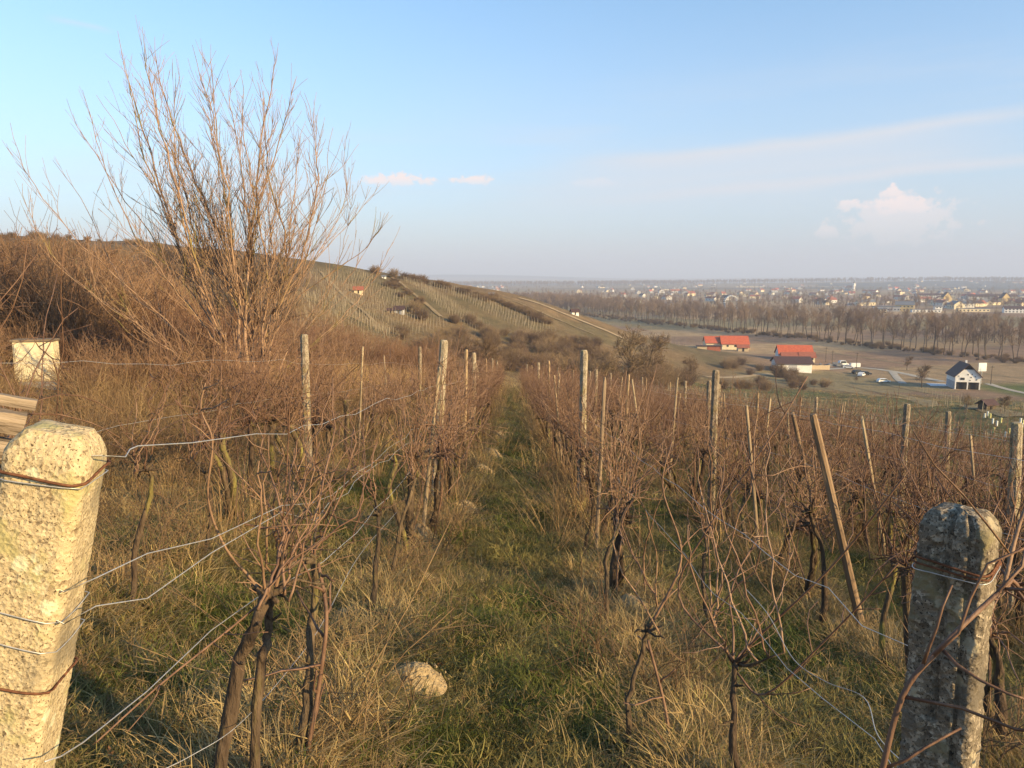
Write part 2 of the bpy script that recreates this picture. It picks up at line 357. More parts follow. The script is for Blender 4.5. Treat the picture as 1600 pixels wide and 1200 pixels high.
# ------------------------------------------------------------------ ground sheet
def ground_colour(x, y):
    n = x.shape; d = np.hypot(x, y)
    tan = np.array([.27, .18, .09]); straw = np.array([.4, .28, .145]); olive = np.array([.15, .128, .05]); green = np.array([.085, .1, .028]); soil = np.array([.17, .115, .07]); brown = np.array([.16, .11, .065])
    big = fbm(x, y, 22, 11)[..., None]; mid = fbm(x, y, 3.1, 12)[..., None]; fine = fbm(x, y, .6, 13, 3)[..., None]
    # hillside: olive grass and tan patches
    f = np.clip((big - .5) * 3.2 + .5 + (mid - .5) * .8, 0, 1)
    c = np.array([.13, .102, .05]) * (1 - f) + tan * .74 * f
    # mature vineyard: green lanes, dry strips under the rows
    near = (ss(64, 56, y) * ss(-3.4, -2.6, x) * ss(16, 14, x))[..., None]
    strip = np.zeros(n)
    for r in ROWS: strip = np.maximum(strip, np.exp(-((x - r) / .36) ** 2))
    strip = np.clip(strip[..., None] + (fine - .5) * .9, 0, 1)
    g2 = np.clip((mid - .46) * 3 + .35 + (fine - .5) * 1.2, 0, 1)
    lane = green * (1 - g2) * 1. + olive * g2
    cv = lane * (1 - strip) + (straw * .75) * strip
    c = c * (1 - near) + cv * near
    # dry meadow on the left
    dry = (ss(-2.8, -4.2, x) * ss(75, 50, y))[..., None]
    c = c * (1 - dry) + (straw * (.6 + .5 * mid) * .8 + soil * .15) * dry
    lb = (ss(-.22, -.29, x / np.maximum(y, 20)) * ss(40, 55, y) * ss(330, 290, y))[..., None] * .75
    c = c * (1 - lb) + np.array([.15, .1, .058]) * (.75 + .5 * mid) * lb
    # young vineyard on the right slope: greener, with tan wheel lanes across
    yv = (ss(14, 17, x) * ss(230, 200, y))[..., None]
    g3 = np.clip((big - .45) * 3 + .3, 0, 1)
    cy_ = np.array([.08, .095, .034]) * (1 - g3) + np.array([.15, .128, .056]) * g3
    ln = (.5 + .5 * np.sin((x * .9 + y * .12) * 2 * math.pi / 2.6))[..., None]
    cy_ = cy_ * (.85 + .3 * ln)
    c = c * (1 - yv) + cy_ * yv
    # valley floor
    z = H(x, y); val = ss(ZV + 3, ZV + .6, z)[..., None] * ss(150, 260, d)[..., None]
    a_ = .35; u = x * math.cos(a_) + y * math.sin(a_); w = -x * math.sin(a_) + y * math.cos(a_)
    cell = np.floor(w / 60 + 2 * vn(u, w, 900, 4)); cell2 = np.floor(u / 420 + cell * .37)
    hsh = np.sin(cell * 91.7 + cell2 * 33.1) * 4375.5; hsh = (hsh - np.floor(hsh))[..., None]
    meadow = np.array([.34, .24, .135]); plough = np.array([.25, .165, .105]); wint = np.array([.24, .19, .1])
    cval = np.where(hsh < .5, meadow * (.8 + .5 * hsh), np.where(hsh < .82, plough * (1.3 - .4 * hsh), wint))
    cval = cval * (.8 + .4 * fbm(u * .2, w * 1.5, 40, 21)[..., None])
    c = c * (1 - val) + cval * val
    gm = (ss(150, 158, x) * ss(250, 240, y - .1 * x) * ss(200, 215, y + .2 * x) * ss(232, 224, x))[..., None] * val
    c = c * (1 - gm) + np.array([.11, .13, .042]) * gm
    # far plain: pale stubble and dark woods
    fr = ss(2200, 3600, d)[..., None]
    fld = fbm(x * .35, y, 900, 31)[..., None]
    cf = np.where(fld > .52, np.array([.24, .18, .11]), np.array([.05, .05, .035])) 
    c = c * (1 - fr) + cf * fr
    return c * (.82 + .36 * fine)
def make_ground():
    ny, nx = GX.shape
    v = np.stack([GX, GY, GZ], -1).reshape(-1, 3)
    j, i = np.meshgrid(np.arange(ny - 1), np.arange(nx - 1), indexing='ij')
    a = (j * nx + i).ravel()
    f = np.stack([a, a + 1, a + nx + 1, a + nx], 1)
    me = bpy.data.meshes.new('ground')
    me.vertices.add(len(v)); me.vertices.foreach_set('co', v.ravel())
    me.loops.add(f.size); me.loops.foreach_set('vertex_index', f.ravel().astype(np.int32))
    me.polygons.add(len(f)); me.polygons.foreach_set('loop_start', (np.arange(len(f)) * 4).astype(np.int32))
    me.polygons.foreach_set('use_smooth', np.ones(len(f), bool))
    me.update(calc_edges=True)
    at = me.attributes.new('soil', 'FLOAT_COLOR', 'POINT')
    c = ground_colour(GX, GY).reshape(-1, 3)
    at.data.foreach_set('color', np.concatenate([c, np.ones((len(c), 1))], 1).ravel().astype(np.float32))
    m = bpy.data.materials.new('ground_cover'); m.use_nodes = True
    nt = m.node_tree; N = nt.nodes; L = nt.links; b = N['Principled BSDF']; b.inputs['Roughness'].default_value = .95; b.inputs['Specular IOR Level'].default_value = .1
    A = N.new('ShaderNodeAttribute'); A.attribute_name = 'soil'
    tc = N.new('ShaderNodeTexCoord')
    def nz(s, d=6, r=.65):
        n = N.new('ShaderNodeTexNoise'); n.inputs['Scale'].default_value = s; n.inputs['Detail'].default_value = d; n.inputs['Roughness'].default_value = r; L.new(tc.outputs['Object'], n.inputs[0]); return n.outputs[0]
    mr = N.new('ShaderNodeMapRange'); L.new(nz(2.2, 10, .72), mr.inputs[0]); mr.inputs[1].default_value = .3; mr.inputs[2].default_value = .7; mr.inputs[3].default_value = .55; mr.inputs[4].default_value = 1.4
    mr2 = N.new('ShaderNodeMapRange'); L.new(nz(.16, 6, .7), mr2.inputs[0]); mr2.inputs[1].default_value = .3; mr2.inputs[2].default_value = .7; mr2.inputs[3].default_value = .72; mr2.inputs[4].default_value = 1.25
    mm = N.new('ShaderNodeMath'); mm.operation = 'MULTIPLY'; L.new(mr.outputs[0], mm.inputs[0]); L.new(mr2.outputs[0], mm.inputs[1])
    vm = N.new('ShaderNodeVectorMath'); vm.operation = 'SCALE'; L.new(A.outputs['Color'], vm.inputs[0]); L.new(mm.outputs[0], vm.inputs['Scale'])
    L.new(vm.outputs[0], b.inputs['Base Color'])
    bp = N.new('ShaderNodeBump'); bp.inputs['Strength'].default_value = 1; bp.inputs['Distance'].default_value = .05; L.new(nz(9, 8, .7), bp.inputs['Height'])
    bp2 = N.new('ShaderNodeBump'); bp2.inputs['Strength'].default_value = .8; bp2.inputs['Distance'].default_value = .5; L.new(nz(.8, 6, .7), bp2.inputs['Height']); L.new(bp.outputs[0], bp2.inputs['Normal'])
    L.new(bp2.outputs[0], b.inputs['Normal'])
    me.materials.append(m)
    tag(link('ground', me), kind='structure')
make_ground()
# haze: even thin air round everything
hb = MB(); hb.box(-30000, 30000, -300, 30500, ZV - 3, 150)
hm = bpy.data.materials.new('haze_air'); hm.use_nodes = True
for n in list(hm.node_tree.nodes):
    if n.type == 'BSDF_PRINCIPLED': hm.node_tree.nodes.remove(n)
pv = hm.node_tree.nodes.new('ShaderNodeVolumePrincipled'); pv.inputs['Density'].default_value = .00021; pv.inputs['Color'].default_value = (.68, .78, 1, 1)
hm.cycles.homogeneous_volume = True
hm.node_tree.links.new(pv.outputs[0], hm.node_tree.nodes['Material Output'].inputs['Volume'])
tag(hb.build('haze', hm), kind='stuff')

# tracks, roads and slabs: strips draped a little above the sheet
def strip(name, pts, width, m, lift=.06, step=3., kind='structure', wob=.25):
    pts = [np.array(p[:2], float) for p in pts]
    dense = []
    for a, b in zip(pts[:-1], pts[1:]):
        k = max(2, int(np.linalg.norm(b - a) / step))
        dense += [a + (b - a) * i / k for i in range(k)]
    dense.append(pts[-1]); d = np.array(dense)
    for _ in range(4):
        d[1:-1] = (d[:-2] + 2 * d[1:-1] + d[2:]) / 4
    t = np.gradient(d, axis=0); t /= np.linalg.norm(t, axis=1)[:, None] + 1e-9; nrm = np.stack([-t[:, 1], t[:, 0]], 1)
    v = []; ac = 5
    for i, p in enumerate(d):
        w1 = width * (1 + wob * (vn(p[0], p[1], 5, 3) - .5)); w2 = width * (1 + wob * (vn(p[0], p[1], 4, 8) - .5))
        for k in range(ac):
            s = -w1 / 2 + (w1 + w2) / 2 * k / (ac - 1)
            q = p + nrm[i] * s; v.append((q[0], q[1], float(H(q[0], q[1])) + lift - (.05 if k in (0, ac - 1) else 0)))
    f = [(i * ac + k, i * ac + k + 1, (i + 1) * ac + k + 1, (i + 1) * ac + k) for i in range(len(d) - 1) for k in range(ac - 1)]
    mb = MB(); mb.add(v, f); o = mb.build(name, m, None, True); o['kind'] = kind; return o
strip('dirt_track', [hit(812, 466), hit(860, 482), hit(905, 500), hit(940, 515), hit(975, 530)], 3.0, M['track'], .3, wob=.7)
strip('dirt_track', [hit(800, 470), hit(850, 490), hit(890, 508), hit(930, 524)], 1.3, M['track_dull'], .3, wob=.8)
strip('dirt_track', [hit(608, 432), hit(640, 455), hit(668, 478), hit(690, 496)], 1.4, M['track_dull'], .3, wob=.8)
strip('dirt_track', [hit(500, 425), hit(540, 466), hit(585, 505)], 1.1, M['track_dull'], .3, wob=.8)
strip('gravel_road', [hit(1290, 577), hit(1345, 574), hit(1395, 580), hit(1440, 590), hit(1475, 597)], 3.4, M['gravel'], .12)
strip('gravel_road', [hit(1395, 581), hit(1400, 590), hit(1412, 600)], 2.6, M['gravel'], .14)
strip('gravel_road', [hit(1100, 588), hit(1180, 586), hit(1240, 582), hit(1290, 577)], 3, M['track'], .12)
strip('gravel_road', [hit(1545, 600), hit(1570, 608), hit(1640, 622)], 2.6, M['gravel'], .12)
strip('gravel_road', [hit(1290, 575), hit(1420, 579), hit(1540, 594), hit(1640, 603)], 2, M['track_dull'], .1)
strip('field_track', [hit(1180, 531), hit(1330, 556), hit(1470, 577), hit(1620, 594)], 2.2, M['track_dull'], .12)
strip('dirt_track', [hit(1290, 605), hit(1370, 618), hit(1460, 634), hit(1600, 652)], 5, mat('lane_dry_grass', (.16, .125, .06), (.26, .2, .1), .5, .95), .12)
strip('dirt_track', [hit(1330, 603), hit(1420, 620), hit(1530, 640)], 3.5, bpy.data.materials['lane_dry_grass'], .14)
strip('dirt_track', [hit(1380, 600), hit(1440, 612), hit(1500, 622)], 2.5, bpy.data.materials['lane_dry_grass'], .14)
strip('forecourt', [hit(1450, 601), hit(1480, 602)], 7, M['slab'], .14, wob=.05)

# ------------------------------------------------------------------ end posts of the two rows beside the path
from mathutils import noise as mnoise
def rough_post(w, d, h, chamfer, seed, amp, peb, groove=False, nz_=230, na=22):
    prof = []
    for (ax, ay), (bx, by) in zip([(-1, -1), (1, -1), (1, 1), (-1, 1)], [(1, -1), (1, 1), (-1, 1), (-1, -1)]):
        for k in range(na):
            f = k / na; prof.append(((ax + (bx - ax) * f), (ay + (by - ay) * f)))
    prof = np.array(prof); rr = np.abs(prof).max(1); rad = np.hypot(prof[:, 0], prof[:, 1])
    corner = 1 - .10 * np.clip((rad - 1.22) / .2, 0, 1)
    prof = prof * corner[:, None]
    n = len(prof); vs = []
    zs = np.concatenate([np.linspace(-.3, h * .3, 30), np.linspace(h * .3, h - chamfer, nz_)[1:], h - chamfer + chamfer * np.sin(np.linspace(0, 1, 16)[1:] * math.pi / 2)])
    for z in zs:
        s = 1 - .035 * (z / h)
        if z > h - chamfer:
            q = (z - (h - chamfer)) / chamfer; s *= 1 - .36 * q ** 2.0
        for (a, b) in prof:
            x, y = a * w / 2 * s, b * d / 2 * s
            p = Vector((x, y, z)) + Vector((seed, 0, 0))
            dd = amp * mnoise.noise(p * 14) + amp * .7 * mnoise.noise(p * 45) + peb * mnoise.noise(p * 150) + peb * .7 * mnoise.noise(p * 90 + Vector((5, 5, 5)))
            if groove and z > h - .5 and abs(b + .9) < .2 and abs(a - .62) < .1 + .03 * mnoise.noise(Vector((0, 0, z * 9))): dd -= .013
            if groove and b < -.85 and abs(a + .25 + .2 * mnoise.noise(Vector((3, 0, z * 7)))) < .05: dd -= .006
            if groove and b < -.85 and z > h - .42:
                if abs(a + .05) < .07: dd -= .010
                if a < -.05: dd -= .004
            c = Vector((a, b, 0)).normalized() * dd
            vs.append((x + c.x, y + c.y, z + (amp * mnoise.noise(p * 30) if z > h - chamfer else 0)))
    vs = np.array(vs); m = len(zs)
    f = [(i * n + k, i * n + (k + 1) % n, (i + 1) * n + (k + 1) % n, (i + 1) * n + k) for i in range(m - 1) for k in range(n)]
    # close the top with shrinking rings
    last = vs[-n:]; c = last.mean(0); base = (m - 1) * n; extra = []
    for s in (.8, .55, .3, .1):
        ring = c + (last - c) * s
        ring[:, 2] = c[2] + .006 * (1 - s) + np.array([amp * mnoise.noise(Vector(q) * 35) + peb * mnoise.noise(Vector(q) * 120) for q in ring])
        extra.append(ring)
    vs = np.concatenate([vs] + extra)
    for e in range(4):
        b0 = base + e * n
        f += [(b0 + k, b0 + (k + 1) % n, b0 + n + (k + 1) % n, b0 + n + k) for k in range(n)]
    f.append(tuple(base + 4 * n + k for k in range(n)))
    mb = MB(); mb.add(vs, f); return mb
pm_l = post_material('lichened_concrete', (.2, .145, .085), (.46, .365, .22), (.58, .475, .3), ((.40, .35, .17), (.58, .54, .36), (.25, .205, .135)), 120)
pm_r = post_material('pebbly_concrete', (.06, .047, .035), (.17, .138, .1), (.42, .35, .26), ((.2, .17, .1), (.34, .29, .2), (.13, .11, .085)), 105)
LP = Vector((-.795, 1.34, 0)); LP.z = float(H(LP.x, LP.y))
lh = 1.625 - LP.z
lp = rough_post(.146, .135, lh, .06, 3.3, .0022, .0012).build('concrete_post', pm_l, None, True)
lp.location = (-1.185, 1.34, LP.z + .0); lp.rotation_euler = (R(1), R(13.0), R(8))
tag(lp, 'pale lichen-spotted concrete post with rounded top close at the left edge', 'post', 'concrete end posts')
RP = Vector((.865, 1.46, 0)); RP.z = float(H(RP.x, RP.y))
rh = 1.40 - RP.z
rp = rough_post(.132, .128, rh, .045, 9.1, .0045, .0034, True).build('concrete_post', pm_r, None, True)
rp.location = RP; rp.rotation_euler = (R(-.6), R(.4), R(-42))
tag(rp, 'grey pebbly cracked concrete post bound with wire, close at the lower right', 'post', 'concrete end posts')

def smooth_path(pts, n=8):
    p = [np.array(q, float) for q in pts]; p = [2 * p[0] - p[1]] + p + [2 * p[-1] - p[-2]]; o = []
    for i in range(1, len(p) - 2):
        for k in range(n):
            t = k / n; a, b, c, d = p[i - 1:i + 3]
            o.append(.5 * ((2 * b) + (c - a) * t + (2 * a - 5 * b + 4 * c - d) * t * t + (3 * b - a - 3 * c + d) * t ** 3))
    o.append(p[-2]); return np.array(o)
def loop_round(post, z, w, tilt=0., n=22, ph=0., sag=0.):
    Mx = post.matrix_basis if False else Matrix.LocRotScale(post.location, post.rotation_euler, None)
    o = []
    for k in range(n + 1):
        a = ph + 2 * math.pi * k / n; c, s = math.cos(a), math.sin(a); e = 1 / max(abs(c), abs(s)) ** .93
        o.append(np.array(Mx @ Vector((c * w * e, s * w * e, z + tilt * c + sag * math.sin(a * 2)))))
    return o

# ------------------------------------------------------------------ trellis posts
def small_post(w, d, h, seed):
    r_ = random.Random(seed); mb = MB(); v = []; zs = [-.25, 0, h * .25, h * .5, h * .75, h - .05, h - .012, h]
    for i, z in enumerate(zs):
        s = 1 - .1 * z / h
        if i == len(zs) - 2: s *= .9
        if i == len(zs) - 1: s *= .68
        for k in range(8):
            a = math.pi / 4 * k + math.pi / 8; e = (1 / max(abs(math.cos(a)), abs(math.sin(a)))) ** .95
            v.append((math.cos(a) * w / 2 * e * s + r_.gauss(0, .0022), math.sin(a) * d / 2 * e * s + r_.gauss(0, .0022), z))
    f = [(i * 8 + k, i * 8 + (k + 1) % 8, (i + 1) * 8 + (k + 1) % 8, (i + 1) * 8 + k) for i in range(len(zs) - 1) for k in range(8)] + [tuple((len(zs) - 1) * 8 + k for k in range(8))]
    mb.add(v, f); return mb
post_c = [small_post(.10, .09, 1.98, s).data('concrete_post', M['concrete_stake']) for s in range(3)]
post_w = [small_post(.062, .055, 1.9, 10 + s).data('wooden_post', M['wood_stake']) for s in range(3)]
ROWNAME = ['outermost left row beside the dry brush', 'row left of the grass path', 'row right of the grass path', 'second row right of the path', 'third row right of the path',
           'fourth row right of the path', 'fifth row right of the path', 'sixth row right of the path', 'seventh row right of the path', 'far right row of the old vines']
ORD = ['nearest', 'second nearest', 'third nearest', 'fourth nearest', 'fifth nearest', 'sixth nearest', 'seventh nearest']
def place_post(me, name, x, y, lean=(0, 0), s=1., label='', group='posts of the vine rows'):
    o = link(name, me); o.location = on(x, y); o.rotation_euler = (lean[0], lean[1], rng.uniform(-.3, .3)); o.scale = (1, 1, s)
    tag(o, label, 'post', group); return o
POSTS = {r: [] for r in range(len(ROWS))}
def add_post(r, y, kind, lean=(0, 0), s=1., x=None):
    POSTS[r].append((y, kind, lean, s, ROWS[r] if x is None else x))
add_post(0, 9.6, 'c', (0, 0), .9); add_post(0, 21.5, 'c', (0, .02), 1.02, -2.62); add_post(0, 31, 'w'); add_post(0, 42, 'c')
add_post(1, 8.9, 'c', (0, .07), .99, -.92); add_post(1, 13.8, 'w', (0, .03), 1.04); add_post(1, 17.6, 'c'); add_post(1, 26, 'w'); add_post(1, 34, 'c'); add_post(1, 45, 'c')
add_post(2, 9.75, 'c', (0, .01), 1.05, .9); add_post(2, 17.6, 'w', (0, -.03), 1.04); add_post(2, 26, 'c'); add_post(2, 35, 'w'); add_post(2, 46, 'c')
add_post(3, 5.75, 'w', (.02, -.30), .99, 2.78); add_post(3, 9.8, 'c', (0, 0), 1.03, 2.62); add_post(3, 17.8, 'w', (0, .04)); add_post(3, 24, 'c'); add_post(3, 33, 'w'); add_post(3, 44, 'c')
add_post(4, 6.6, 'c', (0, -.06), .9, 4.5); add_post(4, 10.9, 'w', (0, -.31), .94, 4.5); add_post(4, 17, 'c'); add_post(4, 25, 'w'); add_post(4, 34, 'c'); add_post(4, 43, 'c')
add_post(5, 11.7, 'c', (0, 0), .95, 6.1); add_post(5, 19, 'w'); add_post(5, 27, 'c'); add_post(5, 36, 'c')
add_post(6, 13.6, 'c', (0, -.03), .97); add_post(6, 21, 'w', (0, .05)); add_post(6, 29, 'c'); add_post(6, 38, 'w')
for r in (7, 8, 9):
    for y in {7: (16.8, 24), 8: (15.5,), 9: (14.5,)}[r]: add_post(r, y, rng.choice('cw'), (0, rng.gauss(0, .04)))
M['slim_stake'] = mat('slim_stake_wood', (.2, .145, .09), (.44, .34, .22), 14, .9, .4, 60, stretch=(1, 1, .1), rnd=.25)
slim = [small_post(.034, .03, 1.75, 30 + s).data('vine_stake', M['slim_stake']) for s in range(3)]
SLIM = [(1, 7.2, .12), (1, 11.6, -.05), (1, 15.4, .1), (1, 20.3, -.08), (2, 7.4, .03), (2, 12.8, -.1), (2, 15.2, .06), (2, 21, .02), (3, 7.9, -.12), (3, 12.6, .05), (3, 15.1, -.16), (3, 20, .1), (4, 8.6, -.2), (4, 13.4, .06), (4, 15.2, -.09), (4, 20.5, .12), (5, 9.6, -.14), (5, 14.5, .08), (5, 16.4, -.1), (5, 22.5, .02), (6, 11.2, .1), (6, 16.2, -.12), (6, 18.2, .05), (0, 12.4, .06), (0, 16, -.08)]
for r, y, l in SLIM:
    place_post(rng.choice(slim), 'vine_stake', ROWS[r] + rng.gauss(0, .05), y, (rng.gauss(0, .05), l), rng.uniform(.9, 1.08), f'{"leaning " if abs(l) > .07 else ""}slim pale stake {"nearer than" if y < 10.5 else "just beyond" if y < 14 else "well beyond"} the tall posts, {ROWNAME[r]}', 'slim stakes among the vines')
for r, lst in POSTS.items():
    for k, (y, kd, lean, s, x) in enumerate(sorted(lst)):
        o_ = ORD[min(k, 6)]
        mt = 'mossy grey concrete post' if kd == 'c' else 'thin weathered wooden post'
        if abs(lean[1]) > .1: mt = 'leaning ' + mt.replace('thin ', '')
        place_post(rng.choice(post_c if kd == 'c' else post_w), 'concrete_post' if kd == 'c' else 'wooden_post', x, y, lean, s, f'{mt}, {o_} standing in the {ROWNAME[r]}')

# ------------------------------------------------------------------ grapevines
def wander(p, d, L, n, wob, up, r_):
    p = np.array(p, float); d = np.array(d, float); d /= np.linalg.norm(d); o = [p.copy()]
    for i in range(n):
        d = d + np.array([r_.gauss(0, wob), r_.gauss(0, wob), r_.gauss(0, wob) + up]); d /= np.linalg.norm(d)
        p = p + d * L / n; o.append(p.copy())
    return np.array(o)
def cane_tubes(mb, pts, r0, r1, r_, side=2, n=5):
    mb.tube(pts, np.linspace(r0, r1, len(pts)), n)
    m = len(pts)
    for i in range(1, m - 1):                                   # knuckles and short side shoots
        if r_.random() < side * .22:
            t = pts[i + 1] - pts[i]; t /= np.linalg.norm(t) + 1e-9
            d = t * .5 + np.array([r_.gauss(0, .7), r_.gauss(0, .7), r_.gauss(.2, .5)])
            q = wander(pts[i], d, r_.uniform(.06, .34), 4, .22, .04, r_)
            mb.tube(q, np.linspace(max(r1, r0 * .55), r1 * .6, 5), 3)
def trunk_mb(base, head, r_, r0=.034, fork=False):
    mb = MB(); a = np.array(base, float); b = np.array(head, float); n = 9; pts = []; rad = []
    w1, w2 = np.array([r_.gauss(0, .035), r_.gauss(0, .05), 0]), np.array([r_.gauss(0, .025), r_.gauss(0, .03), 0])
    for k in range(n + 1):
        t = k / n; p = a + (b - a) * t + w1 * math.sin(t * math.pi) + w2 * math.sin(t * 2 * math.pi) + np.array([r_.gauss(0, .006), r_.gauss(0, .006), 0])
        if k == 0: p[2] -= .08
        pts.append(p); rad.append(r0 * (1.25 - .5 * t + .35 * max(0, t - .8) * 4) * r_.uniform(.85, 1.15))
    mb.tube(pts, rad, 8)
    for _ in range(4):                                          # knobbly old spurs round the head
        mb.tube(wander(b, [r_.gauss(0, 1), r_.gauss(0, 1), r_.uniform(-.2, .8)], r_.uniform(.05, .13), 3, .3, .1, r_), [r0 * .8, r0 * .65, r0 * .5, r0 * .35], 6)
    return mb
def vine_variant(seed):
    r_ = random.Random(seed); h = r_.uniform(.55, .85)
    head = (r_.gauss(0, .06), r_.gauss(0, .12), h)
    tm = trunk_mb((0, 0, 0), head, r_, r_.uniform(.022, .036))
    if r_.random() < .4: 
        t2 = trunk_mb((r_.gauss(0, .05), r_.gauss(.1, .08), 0), (head[0] + .05, head[1] + r_.gauss(0, .2), h * 1.05), r_, .02); tm.add(np.concatenate(t2.v), t2.f)
    cm = MB(); k = r_.randint(14, 21)
    for i in range(k):
        arm = np.array(head) + np.array([r_.gauss(0, .05), r_.gauss(0, .28), r_.gauss(.04, .06)])
        mid = (np.array(head) + arm) / 2 + np.array([0, 0, .05])
        d = (r_.gauss(0, .3), r_.gauss(0, .55), 1)
        L = r_.uniform(.5, 1.2)
        pts = np.concatenate([[np.array(head), mid], wander(arm, d, L, 8, .16, .05, r_)])
        cane_tubes(cm, pts, r_.uniform(.0042, .0062), .0022, r_, 3.2, 4)
    for s in (-1, 1):                                           # bent fruiting cane tied along the wire
        pts = wander(head, (r_.gauss(0, .1), s, .5), r_.uniform(.5, .8), 7, .12, -.09, r_)
        cane_tubes(cm, pts, .0065, .004, r_, 2, 4)
    for i in range(r_.randint(1, 3)):                           # thin suckers from the ground
        q = wander((r_.gauss(0, .08), r_.gauss(0, .3), -.05), (r_.gauss(0, .15), r_.gauss(0, .25), 1), r_.uniform(.7, 1.5), 8, .1, .04, r_); cane_tubes(cm, q, r_.uniform(.005, .009), .003, r_, 1.5, 4)
    for i in range(3):                                          # drooping loose ends
        pts = wander(np.array(head) + [0, r_.gauss(0, .2), .25], (r_.gauss(0, 1), r_.gauss(0, 1), .3), r_.uniform(.4, .8), 6, .2, -.16, r_)
        cm.tube(pts, np.linspace(.005, .0025, 7), 3)
    return tm.data('trunk', M['trunk'], True), cm.data('canes', M['cane'] if seed % 4 else M['cane_pale'], True)
VINES = [vine_variant(100 + i) for i in range(14)]

def custom_vine(trunk_pts, fans, label, seed, r0=.032, pale=False, long_canes=()):
    """trunk through given world points; each cane a part of its own"""
    r_ = random.Random(seed); base = np.array(trunk_pts[0], float)
    o = empty('grapevine', Vector(base), label, 'grapevine', group='bare grapevines near the camera')
    loc = [np.array(q, float) - base for q in trunk_pts]
    mb = MB(); pts = smooth_path(loc, 5); m = len(pts)
    pts = pts + np.array([[r_.gauss(0, .006), r_.gauss(0, .006), 0] for _ in range(m)]); pts[0][2] -= .1
    r0 *= .72; mb.tube(pts, [r0 * (1.3 - .55 * i / (m - 1)) * r_.uniform(.85, 1.15) for i in range(m)], 9)
    for k in range(5): mb.tube(wander(pts[-1], [r_.gauss(0, 1), r_.gauss(0, 1), r_.uniform(-.2, .9)], r_.uniform(.04, .11), 3, .3, .1, r_), [r0 * .75, r0 * .65, r0 * .5, r0 * .35], 6)
    for k in range(3):
        i = r_.randrange(m // 3, m - 1); mb.tube(wander(pts[i], [r_.gauss(0, 1), r_.gauss(0, 1), r_.uniform(0, .8)], r_.uniform(.03, .08), 3, .3, .1, r_), [r0 * .5, r0 * .4, r0 * .3, r0 * .2], 5)
    mb.build('trunk', M['trunk'], o, True)
    arms = [pts[-1], pts[-2]]
    for sg in (-1, 1):
        q = wander(pts[-1], (r_.gauss(0, .25), sg, .45), r_.uniform(.16, .34), 4, .2, -.05, r_); mb2 = MB(); cane_tubes(mb2, q, r0 * .5, r0 * .28, r_, 2, 6); mb2.build('arm', M['trunk'], o, True); arms += [q[2], q[3], q[4]]
    mcane = M['cane_pale'] if pale else M['cane']
    for tip in fans:
        tip = np.array(tip, float) - base; h = r_.choice(arms)
        L = np.linalg.norm(tip - h)
        side = np.array([r_.gauss(0, .1), r_.gauss(0, .1), 0]) * L
        u = r_.uniform(.4, 1.25); q = smooth_path([h, h + (tip - h) * [.2 * u, .2 * u, .18] + side * .4, h + (tip - h) * [.5 * u, .5 * u, .45] + side, h + (tip - h) * [.82, .82, .75] + side * .6, tip], 3)
        q[1:-1] += np.array([[r_.gauss(0, .007), r_.gauss(0, .007), r_.gauss(0, .004)] for _ in range(len(q) - 2)])
        c = MB(); cane_tubes(c, q, r_.uniform(.0042, .006), .002, r_, 2.4, 6); c.build('cane', mcane, o, True)
    for path, ra, rb in long_canes:
        q = smooth_path([np.array(p, float) - base for p in path], 5)
        c = MB(); cane_tubes(c, q, ra * .62, rb * .62, r_, 1.5, 7); c.build('cane', M['cane'], o, True)
    return o
def row_t(px, x): return x / ((px - 800) / 1200)
def at_row(px, py, x): return P(px, py, row_t(px, x))
TAKEN = []
def cv(bpx, bpy_, trunk, fan, label, seed, r0=.032, pale=False, longs=(), tq=None):
    b = hit(bpx, bpy_); t = (Vector(b) - EYE).dot(Vector(FWD)) if tq is None else tq
    if tq is not None:
        b = P(bpx, bpy_, tq); b[2] = float(H(b[0], b[1]))
    r_ = random.Random(seed + 5)
    tp = [np.array(b)] + [P(px, py, t + r_.gauss(0, .03)) for px, py in trunk]
    tips = [P(px, py, t + r_.gauss(0, .22)) for px, py in fan]
    lc = [([P(px, py, t + dt) for px, py, dt in path], ra, rb) for path, ra, rb in longs]
    TAKEN.append((b[0], b[1])); return custom_vine(tp, tips, label, seed, r0, pale, lc)
# row left of the path
cv(325, 1215, [(365, 1080), (395, 980), (418, 930)], [(440, 700), (470, 640), (500, 690), (405, 720), (530, 760), (380, 800)], 'thick leaning grapevine trunk nearest behind the left concrete post', 1, .03,
   longs=[([(412, 950, 0), (399, 913, 0), (353, 857, -.05), (325, 780, -.1), (332, 690, -.15), (314, 640, -.15), (321, 598, -.15)], .009, .0035),
          ([(312, 664, -.15), (293, 648, -.17), (275, 625, -.2)], .004, .003), ([(410, 940, 0), (350, 990, -.1), (250, 1070, -.3), (150, 1160, -.5)], .007, .004)], tq=2.62)
cv(385, 1190, [(408, 1060), (420, 985), (428, 925)], [(440, 770), (420, 680), (460, 600), (520, 590), (490, 720), (545, 700), (395, 640)], 'slim grapevine with pale mossy trunk beside the thick leaning one', 2, .021, tq=2.75)
cv(470, 1160, [(482, 1050), (492, 950), (492, 872)], [(500, 690), (480, 640), (520, 600), (545, 640), (560, 720), (460, 700), (590, 690), (515, 760)], 'grapevine with twin dark trunks left of the big earth mound', 3, .024, tq=3.2,
   longs=[([(480, 1180, 0), (500, 1060, -.03), (510, 960, -.03), (497, 880, 0)], .017, .012)])
cv(578, 968, [(588, 880), (592, 805)], [(560, 640), (575, 600), (600, 650), (620, 610), (640, 680), (545, 700)], 'grapevine behind the earth mound, fourth in the row left of the path', 4, .022)
cv(612, 912, [(622, 840), (650, 745)], [(620, 620), (640, 590), (665, 610), (690, 640), (600, 660)], 'grapevine with bowed trunk, fifth in the row left of the path', 5, .02)
